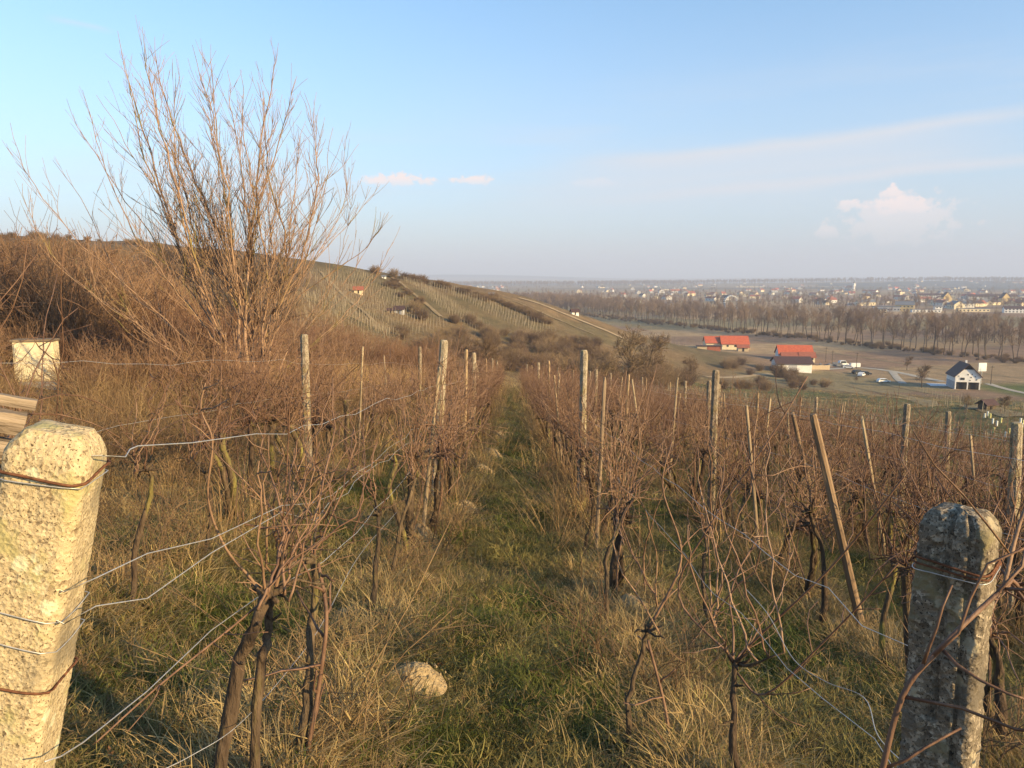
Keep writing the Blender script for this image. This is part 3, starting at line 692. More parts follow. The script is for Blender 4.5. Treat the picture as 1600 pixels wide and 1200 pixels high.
# row right of the path
cv(1150, 1230, [(1148, 1130), (1146, 1035)], [(1090, 700), (1108, 640), (1132, 720), (1182, 655), (1200, 680), (1225, 770), (1160, 690), (1075, 820), (1120, 800), (1240, 860)], 'upright grapevine with a fan of pale canes left of the grey post', 6, .02, True,
   longs=[([(1150, 1050, 0), (1195, 1085, -.1), (1290, 1000, -.3), (1404, 880, -.6)], .009, .005), ([(1150, 1040, 0), (1175, 1005, -.1), (1300, 885, -.4), (1413, 745, -.7)], .009, .005),
          ([(1146, 1030, 0), (1060, 930, .2), (1110, 820, .1), (1200, 690, 0), (1262, 588, 0)], .009, .0045)], tq=3.35)
cv(985, 1190, [(981, 1110), (1000, 1030), (1012, 985)], [(1000, 760), (1040, 700), (985, 740)], 'snaking grapevine in the tall dry grass right of the path', 7, .017,
   longs=[([(1012, 985, 0), (1040, 935, 0), (1061, 889, 0), (1062, 845, 0), (1035, 760, 0), (1050, 690, 0)], .013, .005), ([(1050, 1200, 0), (1040, 1110, 0), (1012, 1000, 0)], .014, .011)], tq=3.75)
cv(946, 990, [(948, 930), (950, 865), (985, 785)], [(1000, 640), (1030, 660), (960, 650), (985, 610), (1050, 720), (1015, 760), (920, 780)], 'grapevine with a yellow-stained trunk base right of the path', 8, .02)
cv(908, 872, [(920, 830), (928, 790), (918, 720)], [(905, 600), (925, 590), (940, 640), (890, 620)], 'slender grapevine by the tall concrete post right of the path', 9, .02)
cv(1285, 985, [(1288, 880), (1265, 800)], [(1230, 660), (1250, 610), (1290, 640), (1320, 700), (1340, 740), (1215, 700)], 'gnarled grapevine left of the leaning post in the second row', 10, .026)
cv(1108, 985, [(1098, 900), (1105, 830)], [(1060, 640), (1080, 610), (1110, 600), (1140, 640), (1160, 700), (1040, 680)], 'grapevine beneath the tall bent cane right of the path', 11, .02)
# vine at the foot of the right end post with one long cane across it
b_ = np.array(on(.99, 1.25))
custom_vine([b_, b_ + [0, -.02, .3], b_ + [-.02, -.02, .62]], [b_ + [.28, .2, 1.1], b_ + [.35, .5, 1.3], b_ + [.25, .35, 1.45]], 'grapevine at the right edge whose long cane crosses the grey concrete post', 12, .02,
            long_canes=[([P(1372, 1230, 1.27), P(1410, 1088, 1.26), P(1470, 1012, 1.26), P(1567, 920, 1.3), P(1590, 915, 1.33), P(1660, 1000, 1.33)], .008, .0055),
                        ([P(1660, 1010, 1.5), P(1575, 905, 1.55), P(1545, 860, 1.7), P(1500, 840, 1.9)], .006, .004), ([P(1567, 922, 1.33), P(1600, 800, 1.4), P(1640, 760, 1.5)], .006, .004)])
cv(208, 960, [(212, 860), (236, 760), (228, 735)], [(215, 600), (235, 570), (250, 640), (190, 660), (262, 600), (240, 500)], 'thin dark grapevine standing alone in the dry grass behind the left post', 13, .02)
cv(318, 885, [(330, 800), (322, 740)], [(300, 600), (330, 570), (345, 640), (310, 640)], 'small grapevine at the edge of the dry grass on the left', 14, .018)

spots = []
for r, x in enumerate(ROWS):
    y = 2.3 + rng.random()
    end = 56 if 1 <= r <= 5 else (50 if r else 40)
    end = {6: 44, 7: 30, 8: 21, 9: 17}.get(r, end)
    while y < end:
        xx = x + rng.gauss(0, .07)
        if r == 0 and rng.random() < .45: y += 1.1; continue
        near_taken = any(abs(xx - a) < .45 and abs(y - b) < .62 for a, b in TAKEN)
        if r in (1, 2) and y < 5.3: near_taken = True
        if r == 3 and y < 3.2: near_taken = True
        if not near_taken: spots.append((xx, y, r))
        y += rng.uniform(.58, .88)
def in_view(x, y, z, m=60):
    px, py, t = pix((x, y, z)); return t > .5 and -m < px < 1600 + m and py < 1400
vis = [s for s in spots if in_view(s[0], s[1], float(H(s[0], s[1])) + .8)]
hid = [s for s in spots if s not in vis]
vis.sort(key=lambda s: math.hypot(s[0], s[1]))
singles, rest = vis[:280], vis[280:] + hid
cnt = {}; gcount = {}
singles.sort(key=lambda s: (s[2], s[1]))
for (x, y, r) in singles:
    k = cnt.get(r, 0); cnt[r] = k + 1
    tm, cm = rng.choice(VINES)
    ps = [q[0] for q in sorted(POSTS[r])]; gp = sum(1 for q in ps if q < y)
    kk = gcount.get((r, gp), 0); gcount[r, gp] = kk + 1
    nth = ('first', 'second', 'third', 'fourth', 'fifth', 'sixth', 'seventh', 'eighth', 'ninth', 'tenth', 'eleventh', 'twelfth', 'thirteenth')[min(kk, 12)]
    lab = f'{nth} bare vine ' + (f'past the {ORD[min(gp - 1, 6)]} post, ' if gp else 'before the nearest post, ') + ROWNAME[r]
    o = empty('grapevine', on(x, y), lab, 'grapevine', rng.choice((0, math.pi)) + rng.gauss(0, .2), rng.uniform(.88, 1.12), f'vines in the {ROWNAME[r]}')
    kids(o, (('trunk', tm), ('canes', cm)))

# ------------------------------------------------------------------ scatter by geometry nodes (grass and the like: nobody could count it)
def source_collection(name, meshes):
    c = bpy.data.collections.new(name)
    for i, m in enumerate(meshes):
        o = bpy.data.objects.new(f'{name}_{chr(97 + i)}', m); c.objects.link(o)
    return c
def scatter(name, coll, pts, rot, scl, idx):
    me = bpy.data.meshes.new(name); pts = np.asarray(pts, float); n = len(pts)
    me.vertices.add(n); me.vertices.foreach_set('co', pts.ravel())
    a = me.attributes.new('spin', 'FLOAT_VECTOR', 'POINT'); a.data.foreach_set('vector', np.asarray(rot, np.float32).ravel())
    a = me.attributes.new('size', 'FLOAT_VECTOR', 'POINT'); s = np.asarray(scl, np.float32); s = np.repeat(s[:, None], 3, 1) if s.ndim == 1 else s; a.data.foreach_set('vector', s.ravel())
    a = me.attributes.new('pick', 'INT', 'POINT'); a.data.foreach_set('value', np.asarray(idx, np.int32))
    o = link(name, me); o['kind'] = 'stuff'
    ng = bpy.data.node_groups.new(name, 'GeometryNodeTree')
    ng.interface.new_socket('Geometry', in_out='INPUT', socket_type='NodeSocketGeometry'); ng.interface.new_socket('Geometry', in_out='OUTPUT', socket_type='NodeSocketGeometry')
    N = ng.nodes; L = ng.links; gi = N.new('NodeGroupInput'); go = N.new('NodeGroupOutput')
    ip = N.new('GeometryNodeInstanceOnPoints'); ci = N.new('GeometryNodeCollectionInfo'); ci.inputs['Collection'].default_value = coll
    ci.inputs['Separate Children'].default_value = True; ci.inputs['Reset Children'].default_value = True
    L.new(gi.outputs[0], ip.inputs['Points']); L.new(ci.outputs[0], ip.inputs['Instance']); ip.inputs['Pick Instance'].default_value = True
    for nm, ty, sock in (('pick', 'INT', 'Instance Index'), ('spin', 'FLOAT_VECTOR', 'Rotation'), ('size', 'FLOAT_VECTOR', 'Scale')):
        at = N.new('GeometryNodeInputNamedAttribute'); at.data_type = ty; at.inputs['Name'].default_value = nm
        L.new(at.outputs['Attribute'], ip.inputs[sock])
    L.new(ip.outputs[0], go.inputs[0])
    md = o.modifiers.new('scatter', 'NODES'); md.node_group = ng
    return o
def tuft(seed, n, rad, lmin, lmax, w, lean, droop, m, seg=3):
    r_ = random.Random(seed); v = []; f = []
    for i in range(n):
        a = r_.uniform(0, 6.283); rr = rad * math.sqrt(r_.random()); p = np.array([math.cos(a) * rr, math.sin(a) * rr, -.02])
        b = a + r_.gauss(0, 1.0); L = r_.uniform(lmin, lmax); d = np.array([math.cos(b) * lean * r_.random(), math.sin(b) * lean * r_.random(), 1.]); d /= np.linalg.norm(d)
        wv = np.array([-math.sin(b), math.cos(b), 0]) * w * r_.uniform(.7, 1.3); k0 = len(v)
        for s in range(seg + 1):
            ws = wv * (1 - s / seg) ** .7
            if s == seg: v.append(p)
            else: v += [p - ws, p + ws]
            d = d + np.array([math.cos(b) * droop * r_.uniform(.5, 1.3), math.sin(b) * droop * r_.uniform(.5, 1.3), -droop * .8 * r_.random()]); d /= np.linalg.norm(d)
            p = p + d * L / seg
        for s in range(seg - 1): f.append((k0 + 2 * s, k0 + 2 * s + 1, k0 + 2 * s + 3, k0 + 2 * s + 2))
        f.append((k0 + 2 * seg - 2, k0 + 2 * seg - 1, k0 + 2 * seg))
    mb = MB(); mb.add(v, f); return mb.data('tuft', m)
dry_c = source_collection('dry_tuft', [tuft(i, 50, .16, .06, .22, .002, 1.1, .5, M['straw']) for i in range(4)] + [tuft(40 + i, 46, .2, .05, .15, .0019, 1.8, .8, M['straw']) for i in range(3)])
tall_c = source_collection('tall_straw', [tuft(60 + i, 30, .16, .4, .95, .0026, .35, .14, M['straw_gold'], 4) for i in range(3)])
green_c = source_collection('green_tuft', [tuft(80 + i, 70, .16, .03, .09, .0024, 1.1, .5, M['green']) for i in range(3)] + [tuft(90 + i, 60, .17, .04, .115, .0022, 1.3, .6, M['olive']) for i in range(3)])
def leaf_mesh(seed):
    r_ = random.Random(seed); v = [(0, 0, 0), (.02, .012, .008), (.045, 0, .004), (.02, -.013, .012), (.03, .002, .0)]
    v = [(a + r_.gauss(0, .003), b + r_.gauss(0, .003), c + abs(r_.gauss(0, .004))) for a, b, c in v]
    mb = MB(); mb.add(v, [(0, 4, 1), (1, 4, 2), (2, 4, 3), (3, 4, 0)]); return mb.data('dead_leaf', M['litter'])
leaf_c = source_collection('fallen_leaf', [leaf_mesh(i) for i in range(4)])

def sample(n, xr, yr, tref, power, dens=None):
    x = nrg.uniform(*xr, n); y = nrg.uniform(*yr, n)
    t = np.hypot(x, y); k = nrg.random(n) < np.clip((tref / np.maximum(t, .1)) ** power, 0, 1)
    px = np.abs(x) / np.maximum(y + .6, .05); k &= (px < .82) & (y > .4)
    if dens is not None: k &= nrg.random(n) < dens(x, y)
    return x[k], y[k]
def strips(x):
    s = np.zeros_like(x)
    for r in ROWS: s = np.maximum(s, np.exp(-((x - r) / .38) ** 2))
    return s
MOUNDS = [(hit(*q), w) for *q, w in ((645, 1062, .19), (655, 838, .17), (722, 797, .19), (660, 915, .15), (985, 955, .18), (765, 712, .24), (752, 738, .2), (545, 972, .14), (560, 745, .2), (775, 683, .24), (1305, 985, .14))]
def put(name, coll, x, y, lo, hi, nk, grow=0., tilt=.25, k0=0, idx=None):
    k = np.ones(len(x), bool)
    for b, w in MOUNDS: k &= ~((np.abs(x - b.x) < w * .95) & (y > b.y - w * 1.5) & (y < b.y + w * .9))
    if name in ('dry_weeds', 'tall_dry_grass', 'dry_grass'): k &= ~((np.abs(x / y + .62) < .045) & (y > 8) & (y < 18.2) & (nrg.random(len(x)) < .88))
    x, y = x[k], y[k]; idx = None if idx is None else idx[k]
    z = H(x, y); n = len(x); t = np.hypot(x, y)
    rot = np.stack([nrg.normal(0, tilt, n), nrg.normal(0, tilt, n), nrg.uniform(0, 6.283, n)], 1)
    sc = nrg.uniform(lo, hi, n) * (1 + grow * t / 20)
    return scatter(name, coll, np.stack([x, y, z], 1), rot, sc, nrg.integers(0, nk, n) + k0 if idx is None else idx)
# green lanes
lane_d = lambda x, y: np.clip(1.1 - strips(x) * .8, 0, 1) * ss(-3.6, -2.7, x) * (.35 + .9 * ss(.35, .6, fbm(x, y, 1.1, 12)))
x, y = sample(260000, (-6, 14), (1.5, 13), 7, 1.2, lane_d); gi_ = np.where(fbm(x, y, .9, 44) > .53, nrg.integers(0, 3, len(x)), nrg.integers(3, 6, len(x)))
put('lane_grass', green_c, x, y, .55, 1.25, 6, .35, idx=gi_)
x, y = sample(120000, (-4, 40), (12, 58), 12, 1.1, lane_d); gi_ = np.where(fbm(x, y, .9, 44) > .52, nrg.integers(0, 3, len(x)), nrg.integers(3, 6, len(x)))
put('lane_grass', green_c, x, y, .8, 1.5, 6, .45, idx=gi_)
# dry grass under the rows and through the lanes
dry_d = lambda x, y: np.clip(strips(x) * 1.0 + (.2 - .12 * np.exp(-(x / .5) ** 2)) * ss(.45, .65, fbm(x, y, .8, 51)) + ss(-2.7, -3.6, x) * .9, 0, 1) * (.3 + .9 * ss(.3, .6, fbm(x, y, .9, 52)))
x, y = sample(150000, (-9, 14), (1.3, 13), 6, 1.2, dry_d); put('dry_grass', dry_c, x, y, .55, 1.35, 7, .3)
x, y = sample(170000, (-24, 40), (12, 60), 12, 1.0, dry_d); put('dry_grass', dry_c, x, y, .8, 1.5, 7, .5)
# flattened straw over the lanes
x, y = sample(60000, (-5, 12), (1.5, 14), 6, 1.2, lambda x, y: .12 + .5 * ss(.5, .7, fbm(x, y, .7, 71))); put('flattened_straw', dry_c, x, y, .4, .8, 3, .2, .7, 4)
# golden tall grass, left meadow
tall_d = lambda x, y: (ss(-3.2, -4.4, x) * (.02 + .08 * ss(.5, .7, fbm(x, y, 2.2, 63))) + .95 * np.exp(-((x + 6.2) / 3.6) ** 2 - ((y - 34) / 9) ** 2) + .12 * strips(x) * ss(5, 10, y)) * (.4 + ss(.4, .65, fbm(x, y, 3, 61)))
x, y = sample(60000, (-26, 8), (4, 58), 16, .9, tall_d); put('tall_dry_grass', tall_c, x, y, .6, 1.15, 3, .25)
M['weed'] = mat('dry_weed', (.115, .072, .038), (.30, .195, .105), 3, .85, rnd=.4)
def weed(seed):
    r_ = random.Random(seed); mb = MB()
    for i in range(15):
        a = r_.uniform(0, 6.28); p = np.array([math.cos(a) * r_.uniform(0, .22), math.sin(a) * r_.uniform(0, .22), -.03])
        q = wander(p, (r_.gauss(0, .35), r_.gauss(0, .35), 1), r_.uniform(.35, 1.0), 6, .13, -.03, r_); mb.tube(q, np.linspace(.0032, .0016, 7), 3, False)
        for k in range(4):
            j = r_.randint(1, 5); d = q[j + 1] - q[j]; d = d / np.linalg.norm(d); mb.tube(wander(q[j], d + [r_.gauss(0, .7), r_.gauss(0, .7), r_.gauss(0, .3)], r_.uniform(.08, .3), 3, .2, -.02, r_), np.linspace(.002, .0013, 4), 3, False)
    return mb.data('weed', M['weed'], True)
weed_c = source_collection('dry_weed', [weed(i) for i in range(5)])
weed_d = lambda x, y: ss(-3.0, -4.2, x) * (.25 + .75 * ss(.4, .6, fbm(x, y, 1.8, 81))) + .14 * strips(x)
x, y = sample(26000, (-26, 9), (3, 48), 14, .9, weed_d); put('dry_weeds', weed_c, x, y, .6, 1.25, 5, .1)
# rough grass on the slopes further off
x = nrg.uniform(-90, 150, 60000); y = nrg.uniform(56, 230, 60000); k = (np.abs(x) / y < .78) & (H(x, y) > ZV + 1.5) & (nrg.random(60000) < np.clip(75 / np.hypot(x, y), 0, 1)); x, y = x[k], y[k]
put('rough_slope_grass', dry_c, x, y, 1.5, 2.8, 7, .05)
x, y = sample(22000, (-5, 8), (1.5, 14), 7, 1.2); put('fallen_leaves', leaf_c, x, y, .7, 1.5, 4, 0, .5)

# the rest of the vines beyond the first 280, one mass
vs_c = source_collection('vine_rest', [m for a in VINES for m in a])
pts, rot, scl, idx = [], [], [], []
for (x, y, r) in rest:
    k = rng.randrange(len(VINES)); a = rng.choice((0, math.pi)); s = rng.uniform(.88, 1.12)
    for q in (0, 1):
        pts.append(on(x, y)); rot.append((0, 0, a)); scl.append(s); idx.append(2 * k + q)
if pts: scatter('vine_rows_beyond', vs_c, pts, rot, scl, idx)

# ------------------------------------------------------------------ trellis wires
def wire(pts, rad, label, m, group='trellis wires'):
    mb = MB(); mb.tube(pts, rad * (.62 if m is M['wire'] else .85), 5); o = mb.build('trellis_wire', m, None, True); return tag(o, label, 'wire', group)
def row_wire(x0, h, y0, y1, seed, sag=.03, start=None, wob=.012, x_end=None):
    r_ = random.Random(seed); o = list(start) if start else []; y = y0
    while y < y1:
        xx = x0 + r_.gauss(0, wob) + (0 if x_end is None else (x_end - x0) * (y - y0) / (y1 - y0))
        zz = -.112 * y - .12 * xx + h + r_.gauss(0, wob) - sag * math.sin((y % 8) / 8 * math.pi)
        o.append(np.array((xx, y, zz))); y += .16 + .045 * y
    return np.array(o)
tp = loop_round(lp, lh - .085, .0725, .004, 22, 2.4)
w1 = [p for p in tp] + [P(160, 712, 1.36), P(196, 714, 1.44), P(203, 702, 1.46), P(215, 697, 1.5), P(300, 692, 1.75), P(400, 678, 2.2)]
wire(row_wire(-.86, 1.51, 2.6, 44, 1, .02, w1), .0021, 'pale crooked wire tied round the top of the left post, running along its row', M['wire'])
for k, (yy, t0) in enumerate(((915, .0), (965, .012))):
    z0 = P(110, yy, 1.4)[2] - lp.location.z
    st = [p for p in loop_round(lp, z0, .0735, -.01, 22, 2.2)] + [P(100, yy + 10, 1.36), P(150, yy - 12 - 30 * k * .2, 1.42), P(230, yy - 50 + 20 * k, 1.65), P(330, 842 + 22 * k, 2.0), P(440, 790 + 10 * k, 2.6)]
    wire(row_wire(-.88, 1.16 - .07 * k, 3.3, 40, 5 + k, .02, st), .002, ('upper' if k == 0 else 'lower') + ' of two pale wires wound round the left post at mid height', M['wire'])
wire(row_wire(-.86, .86, 3.4, 40, 9, .03, [P(70, 1190, 1.35), P(95, 1182, 1.4), P(130, 1160, 1.5), P(230, 1080, 1.9), P(330, 985, 2.35), P(400, 935, 2.9)]), .0024, 'sagging wire low along the row left of the path', M['wire'])
wire(smooth_path([P(250, 1205, 2.3), P(300, 1180, 2.4), P(370, 1135, 2.6), P(440, 1060, 3.1), P(500, 980, 3.7), P(560, 870, 4.6), P(620, 800, 6)], 6), .0022, 'loose pale wire near the ground left of the earth mound', M['wire'])
rl = loop_round(lp, lh - .075, .0735, .007, 24, 1.2, .006)
wire(smooth_path(rl, 2), .0034, 'rusty brown wire twisted round the top of the left post', M['rust'], 'wire ties round the posts')
wire(smooth_path(loop_round(lp, P(40, 1058, 1.35)[2] - lp.location.z, .0745, -.004, 18), 2), .003, 'rusty wire ring low on the left post', M['rust'], 'wire ties round the posts')
for k, (dz, m_, rr, lab) in enumerate(((.098, 'rust', .003, 'dark rusty wire bound round the grey pebbly post below its top'), (.108, 'rust', .0026, 'second dark wire tie lying under the first on the grey pebbly post'), (.118, 'wire', .0018, 'shiny pale wire wound round the grey pebbly post'))):
    wire(smooth_path(loop_round(rp, rh - dz, .0665 + .001 * k, .004 * (k - 1), 22, k, .003), 2), rr, lab, M[m_], 'wire ties round the posts')
wire(row_wire(.9, 1.32, 1.62, 46, 21, .03, [P(1450, 885, 1.52)]), .0018, 'top wire running from the grey pebbly post along its row', M['wire'])
wire(row_wire(.9, 1.0, 1.62, 46, 22, .03), .0018, 'middle wire running from the grey pebbly post along its row', M['wire'])
wire(smooth_path([P(1165, 920, 3.3), P(1200, 960, 3.1), P(1240, 1030, 2.9), P(1290, 1065, 2.6), P(1350, 1090, 2.3), P(1372, 1150, 2.1), P(1420, 1200, 1.9)], 6), .0022, 'loose pale wire drooping to the ground left of the grey post', M['wire'])
for r in (0, 3, 4, 5, 6, 7):
    for hh in (1.3, 1.72) if r != 1 else (1.7,):
        y0 = 1.5 if r in (0, 3, 4) else 6
        wire(row_wire(ROWS[r], hh if r else hh - .12, y0, 44, 30 + r * 3 + int(hh * 10), .05), .0018 if r else .002, f'{"upper" if hh > 1.5 else "lower"} trellis wire strung along the {ROWNAME[r]}', M['wire'])

# ------------------------------------------------------------------ earth mounds
def mound(px, py, w, h, label, seed):
    w *= 1.15; b = hit(px, py); r_ = random.Random(seed); n, m = 30, 13; v = []
    for i in range(m):
        q = i / (m - 1)
        for k in range(n):
            a = 2 * math.pi * k / n; p = Vector((math.cos(a) * q, math.sin(a) * q, seed))
            rr = q * (1 + .22 * mnoise.noise(p * 1.7)); z = h * max(0, (1 - q ** 2.2)) * (1 + .3 * mnoise.noise(p * 2.5)) + w * .05 * mnoise.noise(p * 7) + w * .03 * mnoise.noise(p * 16) - .03 * q
            v.append((math.cos(a) * rr * w, math.sin(a) * rr * w * .9, z))
    f = [(i * n + k, (i + 1) * n + k, (i + 1) * n + (k + 1) % n, i * n + (k + 1) % n) for i in range(m - 1) for k in range(n)]
    for k in range(60):                                        # crumbs of earth
        a, q = r_.uniform(0, 6.28), r_.uniform(.2, 1.1); c = np.array([math.cos(a) * q * w, math.sin(a) * q * w, h * max(0, 1 - q ** 2.2) * .92 - .006]); s = r_.uniform(.005, .013) * w / .2
        k0 = len(v); o8 = np.array([(1, 0, 0), (-1, 0, 0), (0, 1, 0), (0, -1, 0), (0, 0, 1), (0, 0, -1)]) * s * np.array([[r_.uniform(.6, 1.2)] for _ in range(6)])
        v += [tuple(c + e) for e in o8]
        f += [tuple(k0 + e for e in q3) for q3 in ((0, 2, 4), (2, 1, 4), (1, 3, 4), (3, 0, 4), (2, 0, 5), (1, 2, 5), (3, 1, 5), (0, 3, 5))]
    mb = MB(); mb.add(v, f); o = mb.build('molehill', M['sand'], None, False); o.location = b; o.rotation_euler.z = r_.uniform(0, 6)
    tag(o, label, 'molehill', 'sandy molehills along the rows')
mound(645, 1062, .17, .08, 'largest pale sandy molehill in the dry grass left of the path', 1)
mound(655, 838, .17, .12, 'whitish lumpy molehill under the vines left of the path', 2)
mound(722, 797, .19, .12, 'sandy molehill at the foot of the concrete post left of the path', 3)
mound(660, 915, .15, .10, 'small sandy molehill between the largest molehill and the whitish one', 4)
mound(985, 955, .18, .12, 'sandy molehill right of the grass path under the vines', 5)
mound(765, 712, .24, .16, 'pale molehill far along the left edge of the grass path', 6)
mound(752, 738, .2, .13, 'pale molehill just before the farthest ones on the left path edge', 7)
mound(545, 972, .14, .10, 'small molehill left of the vines in front of the brush', 8)
mound(560, 745, .2, .13, 'pale molehill in the lane left of the vine row', 9)
mound(775, 683, .24, .16, 'farthest pale molehill beside the grass path', 10)
mound(1305, 985, .14, .08, 'sandy molehill behind the leaning post', 11)

# ------------------------------------------------------------------ beams behind the left post, white cabinet in the brush
for k, (a, b, rr, lab) in enumerate((((-150, 598, 2.1), (57, 633, 2.25), .017, 'upper thin weathered wooden beam sloping behind the left post'), ((-150, 630, 2.05), (38, 664, 2.2), .034, 'thick split wooden beam below the upper one behind the left post'), ((-160, 676, 2.05), (34, 706, 2.2), .03, 'lowest weathered beam behind the left post'))):
    a, b = P(*a), P(*b); mb = MB(); n = 9; L_ = np.linalg.norm(b - a); v = []
    for i in range(n):
        for q in range(8):
            an = q * math.pi / 4; e = (1 / max(abs(math.cos(an)), abs(math.sin(an)))) ** .7
            v.append((L_ * i / (n - 1), math.cos(an) * rr * 1.3 * e * rng.uniform(.9, 1.08), math.sin(an) * rr * e * rng.uniform(.88, 1.08)))
    mb.add(v, [(i * 8 + q, i * 8 + (q + 1) % 8, (i + 1) * 8 + (q + 1) % 8, (i + 1) * 8 + q) for i in range(n - 1) for q in range(8)] + [tuple(range(8)), tuple((n - 1) * 8 + q for q in range(8))])
    o = mb.build('wooden_beam', M['beam']); o.location = a; d = Vector(b - a); o.rotation_euler = d.to_track_quat('X', 'Z').to_euler(); tag(o, lab, 'beam', 'weathered beams behind the left post')
t_ = 18.; cb = P(57, 602, t_); cz = float(H(cb[0], cb[1]))
hz_ = P(57, 533, t_)[2] - cz
box = empty('cabinet', Vector((cb[0], cb[1], cz)), 'pale square utility cabinet half hidden in the bramble thicket', 'cabinet', R(12))
lo_ = P(57, 602, t_)[2] - cz
mb = MB(); mb.box(-.43, .43, -.02, .34, max(lo_, .15), hz_); mb.build('body', M['cream'], box)
mb = MB(); mb.box(-.46, .46, -.06, .38, hz_ + .002, hz_ + .05); mb.build('lid', M['beam'], box)
mb = MB(); mb.box(-.4, .4, -.036, -.022, max(lo_, .15) + .05, hz_ - .05); mb.build('door', mat('cream_paint', (.6, .52, .36), (.74, .66, .48), 5, .7), box)
mb = MB(); mb.box(-.4, .4, .0, .3, -.3, max(lo_, .15) - .002); mb.build('plinth', M['grey'], box)

# ------------------------------------------------------------------ the tall bare shrub
def tall_shrub():
    b = hit(378, 652); t0 = (Vector(b) - EYE).dot(Vector(FWD)); r_ = random.Random(21)
    o = empty('tall_shrub', b, 'tall many-stemmed bare shrub rising against the sky on the left', 'shrub')
    B = np.array(b)
    tips = [(183, 48), (224, 42), (238, 57), (304, 70), (329, 70), (435, 66), (468, 120), (475, 144), (476, 188), (518, 198), (538, 216), (591, 288), (612, 332), (102, 154), (129, 140), (155, 148), (12, 192), (34, 286),
            (372, 108), (352, 108), (280, 114), (196, 90), (218, 120), (612, 378), (90, 250), (400, 140), (320, 130), (260, 160), (545, 290), (430, 170), (150, 300), (500, 260), (560, 400), (60, 380), (345, 210), (450, 230), (255, 240), (390, 260), (200, 330), (480, 380), (120, 400), (290, 300), (520, 440), (170, 440), (420, 330), (330, 330)]
    tips = tips + [(340 + r_.gauss(0, 85), r_.uniform(250, 480)) for _ in range(15)]
    trunks = []
    for k, (fx, fy, bx, rr) in enumerate(((352, 520, 362, .05), (385, 470, 378, .062), (402, 500, 388, .055), (428, 480, 402, .05), (330, 560, 368, .042), (450, 545, 410, .04), (375, 430, 372, .05), (412, 560, 405, .045))):
        bs = P(bx, 655, t0 + r_.uniform(-.35, .35)) - B; bs[2] = -.12; fk = P(fx, fy, t0 + r_.uniform(-.6, .6)) - B
        pts = smooth_path([bs, bs + (fk - bs) * [.25, .25, .35] + [r_.gauss(0, .06), r_.gauss(0, .06), 0], bs + (fk - bs) * [.65, .65, .7] + [r_.gauss(0, .05), 0, 0], fk], 5)
        rr *= .82; mb = MB(); mb.tube(pts, rr * np.linspace(1.2, .5, len(pts)), 8); mb.build('trunk', M['shrub'], o, True); trunks.append((fx, pts, rr * .6))
    for i, (px, py) in enumerate(tips):
        dt = r_.uniform(-2.2, 2.2); tip = P(px, py, t0 + dt) - B
        tip[2] = max(tip[2], .8)
        short = i >= 26
        want = 385 + (px - 340) * .2 + r_.gauss(0, 14); fx, tpts, tr_ = min(trunks, key=lambda q: abs(q[0] - want))
        low = min(1., max(.25, (tip[2] - 1.2) / 4.)) * r_.uniform(.7, 1.); st = tpts[min(len(tpts) - 1, int(low * len(tpts)))]
        n = 16; k = r_.uniform(1.05, 1.5); pts = []
        w = np.array([r_.gauss(0, .22), r_.gauss(0, .16), 0]); w2 = np.array([r_.gauss(0, .11), r_.gauss(0, .09), 0])
        for j in range(n + 1):
            s = j / n; h = 1 - (1 - s) ** k
            p = st + np.array([(tip[0] - st[0]) * h, (tip[1] - st[1]) * h, (tip[2] - st[2]) * s]) + w * math.sin(s * 3.14) + w2 * (math.sin(s * 7 + i) - math.sin(i)) * min(1, s * 4)
            pts.append(p + np.array([r_.gauss(0, .024), r_.gauss(0, .024), 0]) * (j > 0))
        pts = np.array(pts); L = np.linalg.norm(tip)
        r0 = (.006 + .0023 * L) * (.6 if short else 1) * (.5 if abs(px - 330) > 165 else 1) * r_.uniform(.8, 1.15); mb = MB()
        rad = r0 * (1 - np.linspace(0, 1, n + 1)) ** .8 + .0036
        mb.tube(pts, rad, 6)
        for q in range(int(L * (5.6 if not short else 4.6) * (.45 if abs(px - 330) > 165 else 1))):
            s = r_.uniform(.1, .93); j = min(int(s * n), n - 1); p = pts[j] + (pts[j + 1] - pts[j]) * (s * n - j)
            tg = pts[j + 1] - pts[j]; tg /= np.linalg.norm(tg)
            d = tg + np.array([r_.gauss(0, .42), r_.gauss(0, .42), .1]); ll = r_.uniform(.35, 2.1) * (1.12 - .8 * s)
            bp = wander(p, d, ll, 7, .07, .06, r_); rb = max(.005, min(.011, rad[j] * .45))
            mb.tube(bp, np.linspace(rb, .0036, 8), 4)
            for z in range(int(ll * r_.uniform(.8, 3.2))):
                e = r_.randint(1, 5); dd = (bp[e + 1] - bp[e]); dd /= np.linalg.norm(dd) + 1e-9
                mb.tube(wander(bp[e], dd + np.array([r_.gauss(0, .5), r_.gauss(0, .5), .25]), r_.uniform(.1, .7), 3, .1, .06, r_), np.linspace(.0046, .0034, 4), 3)
        mb.build('stem', M['shrub'], o, True)
tall_shrub()

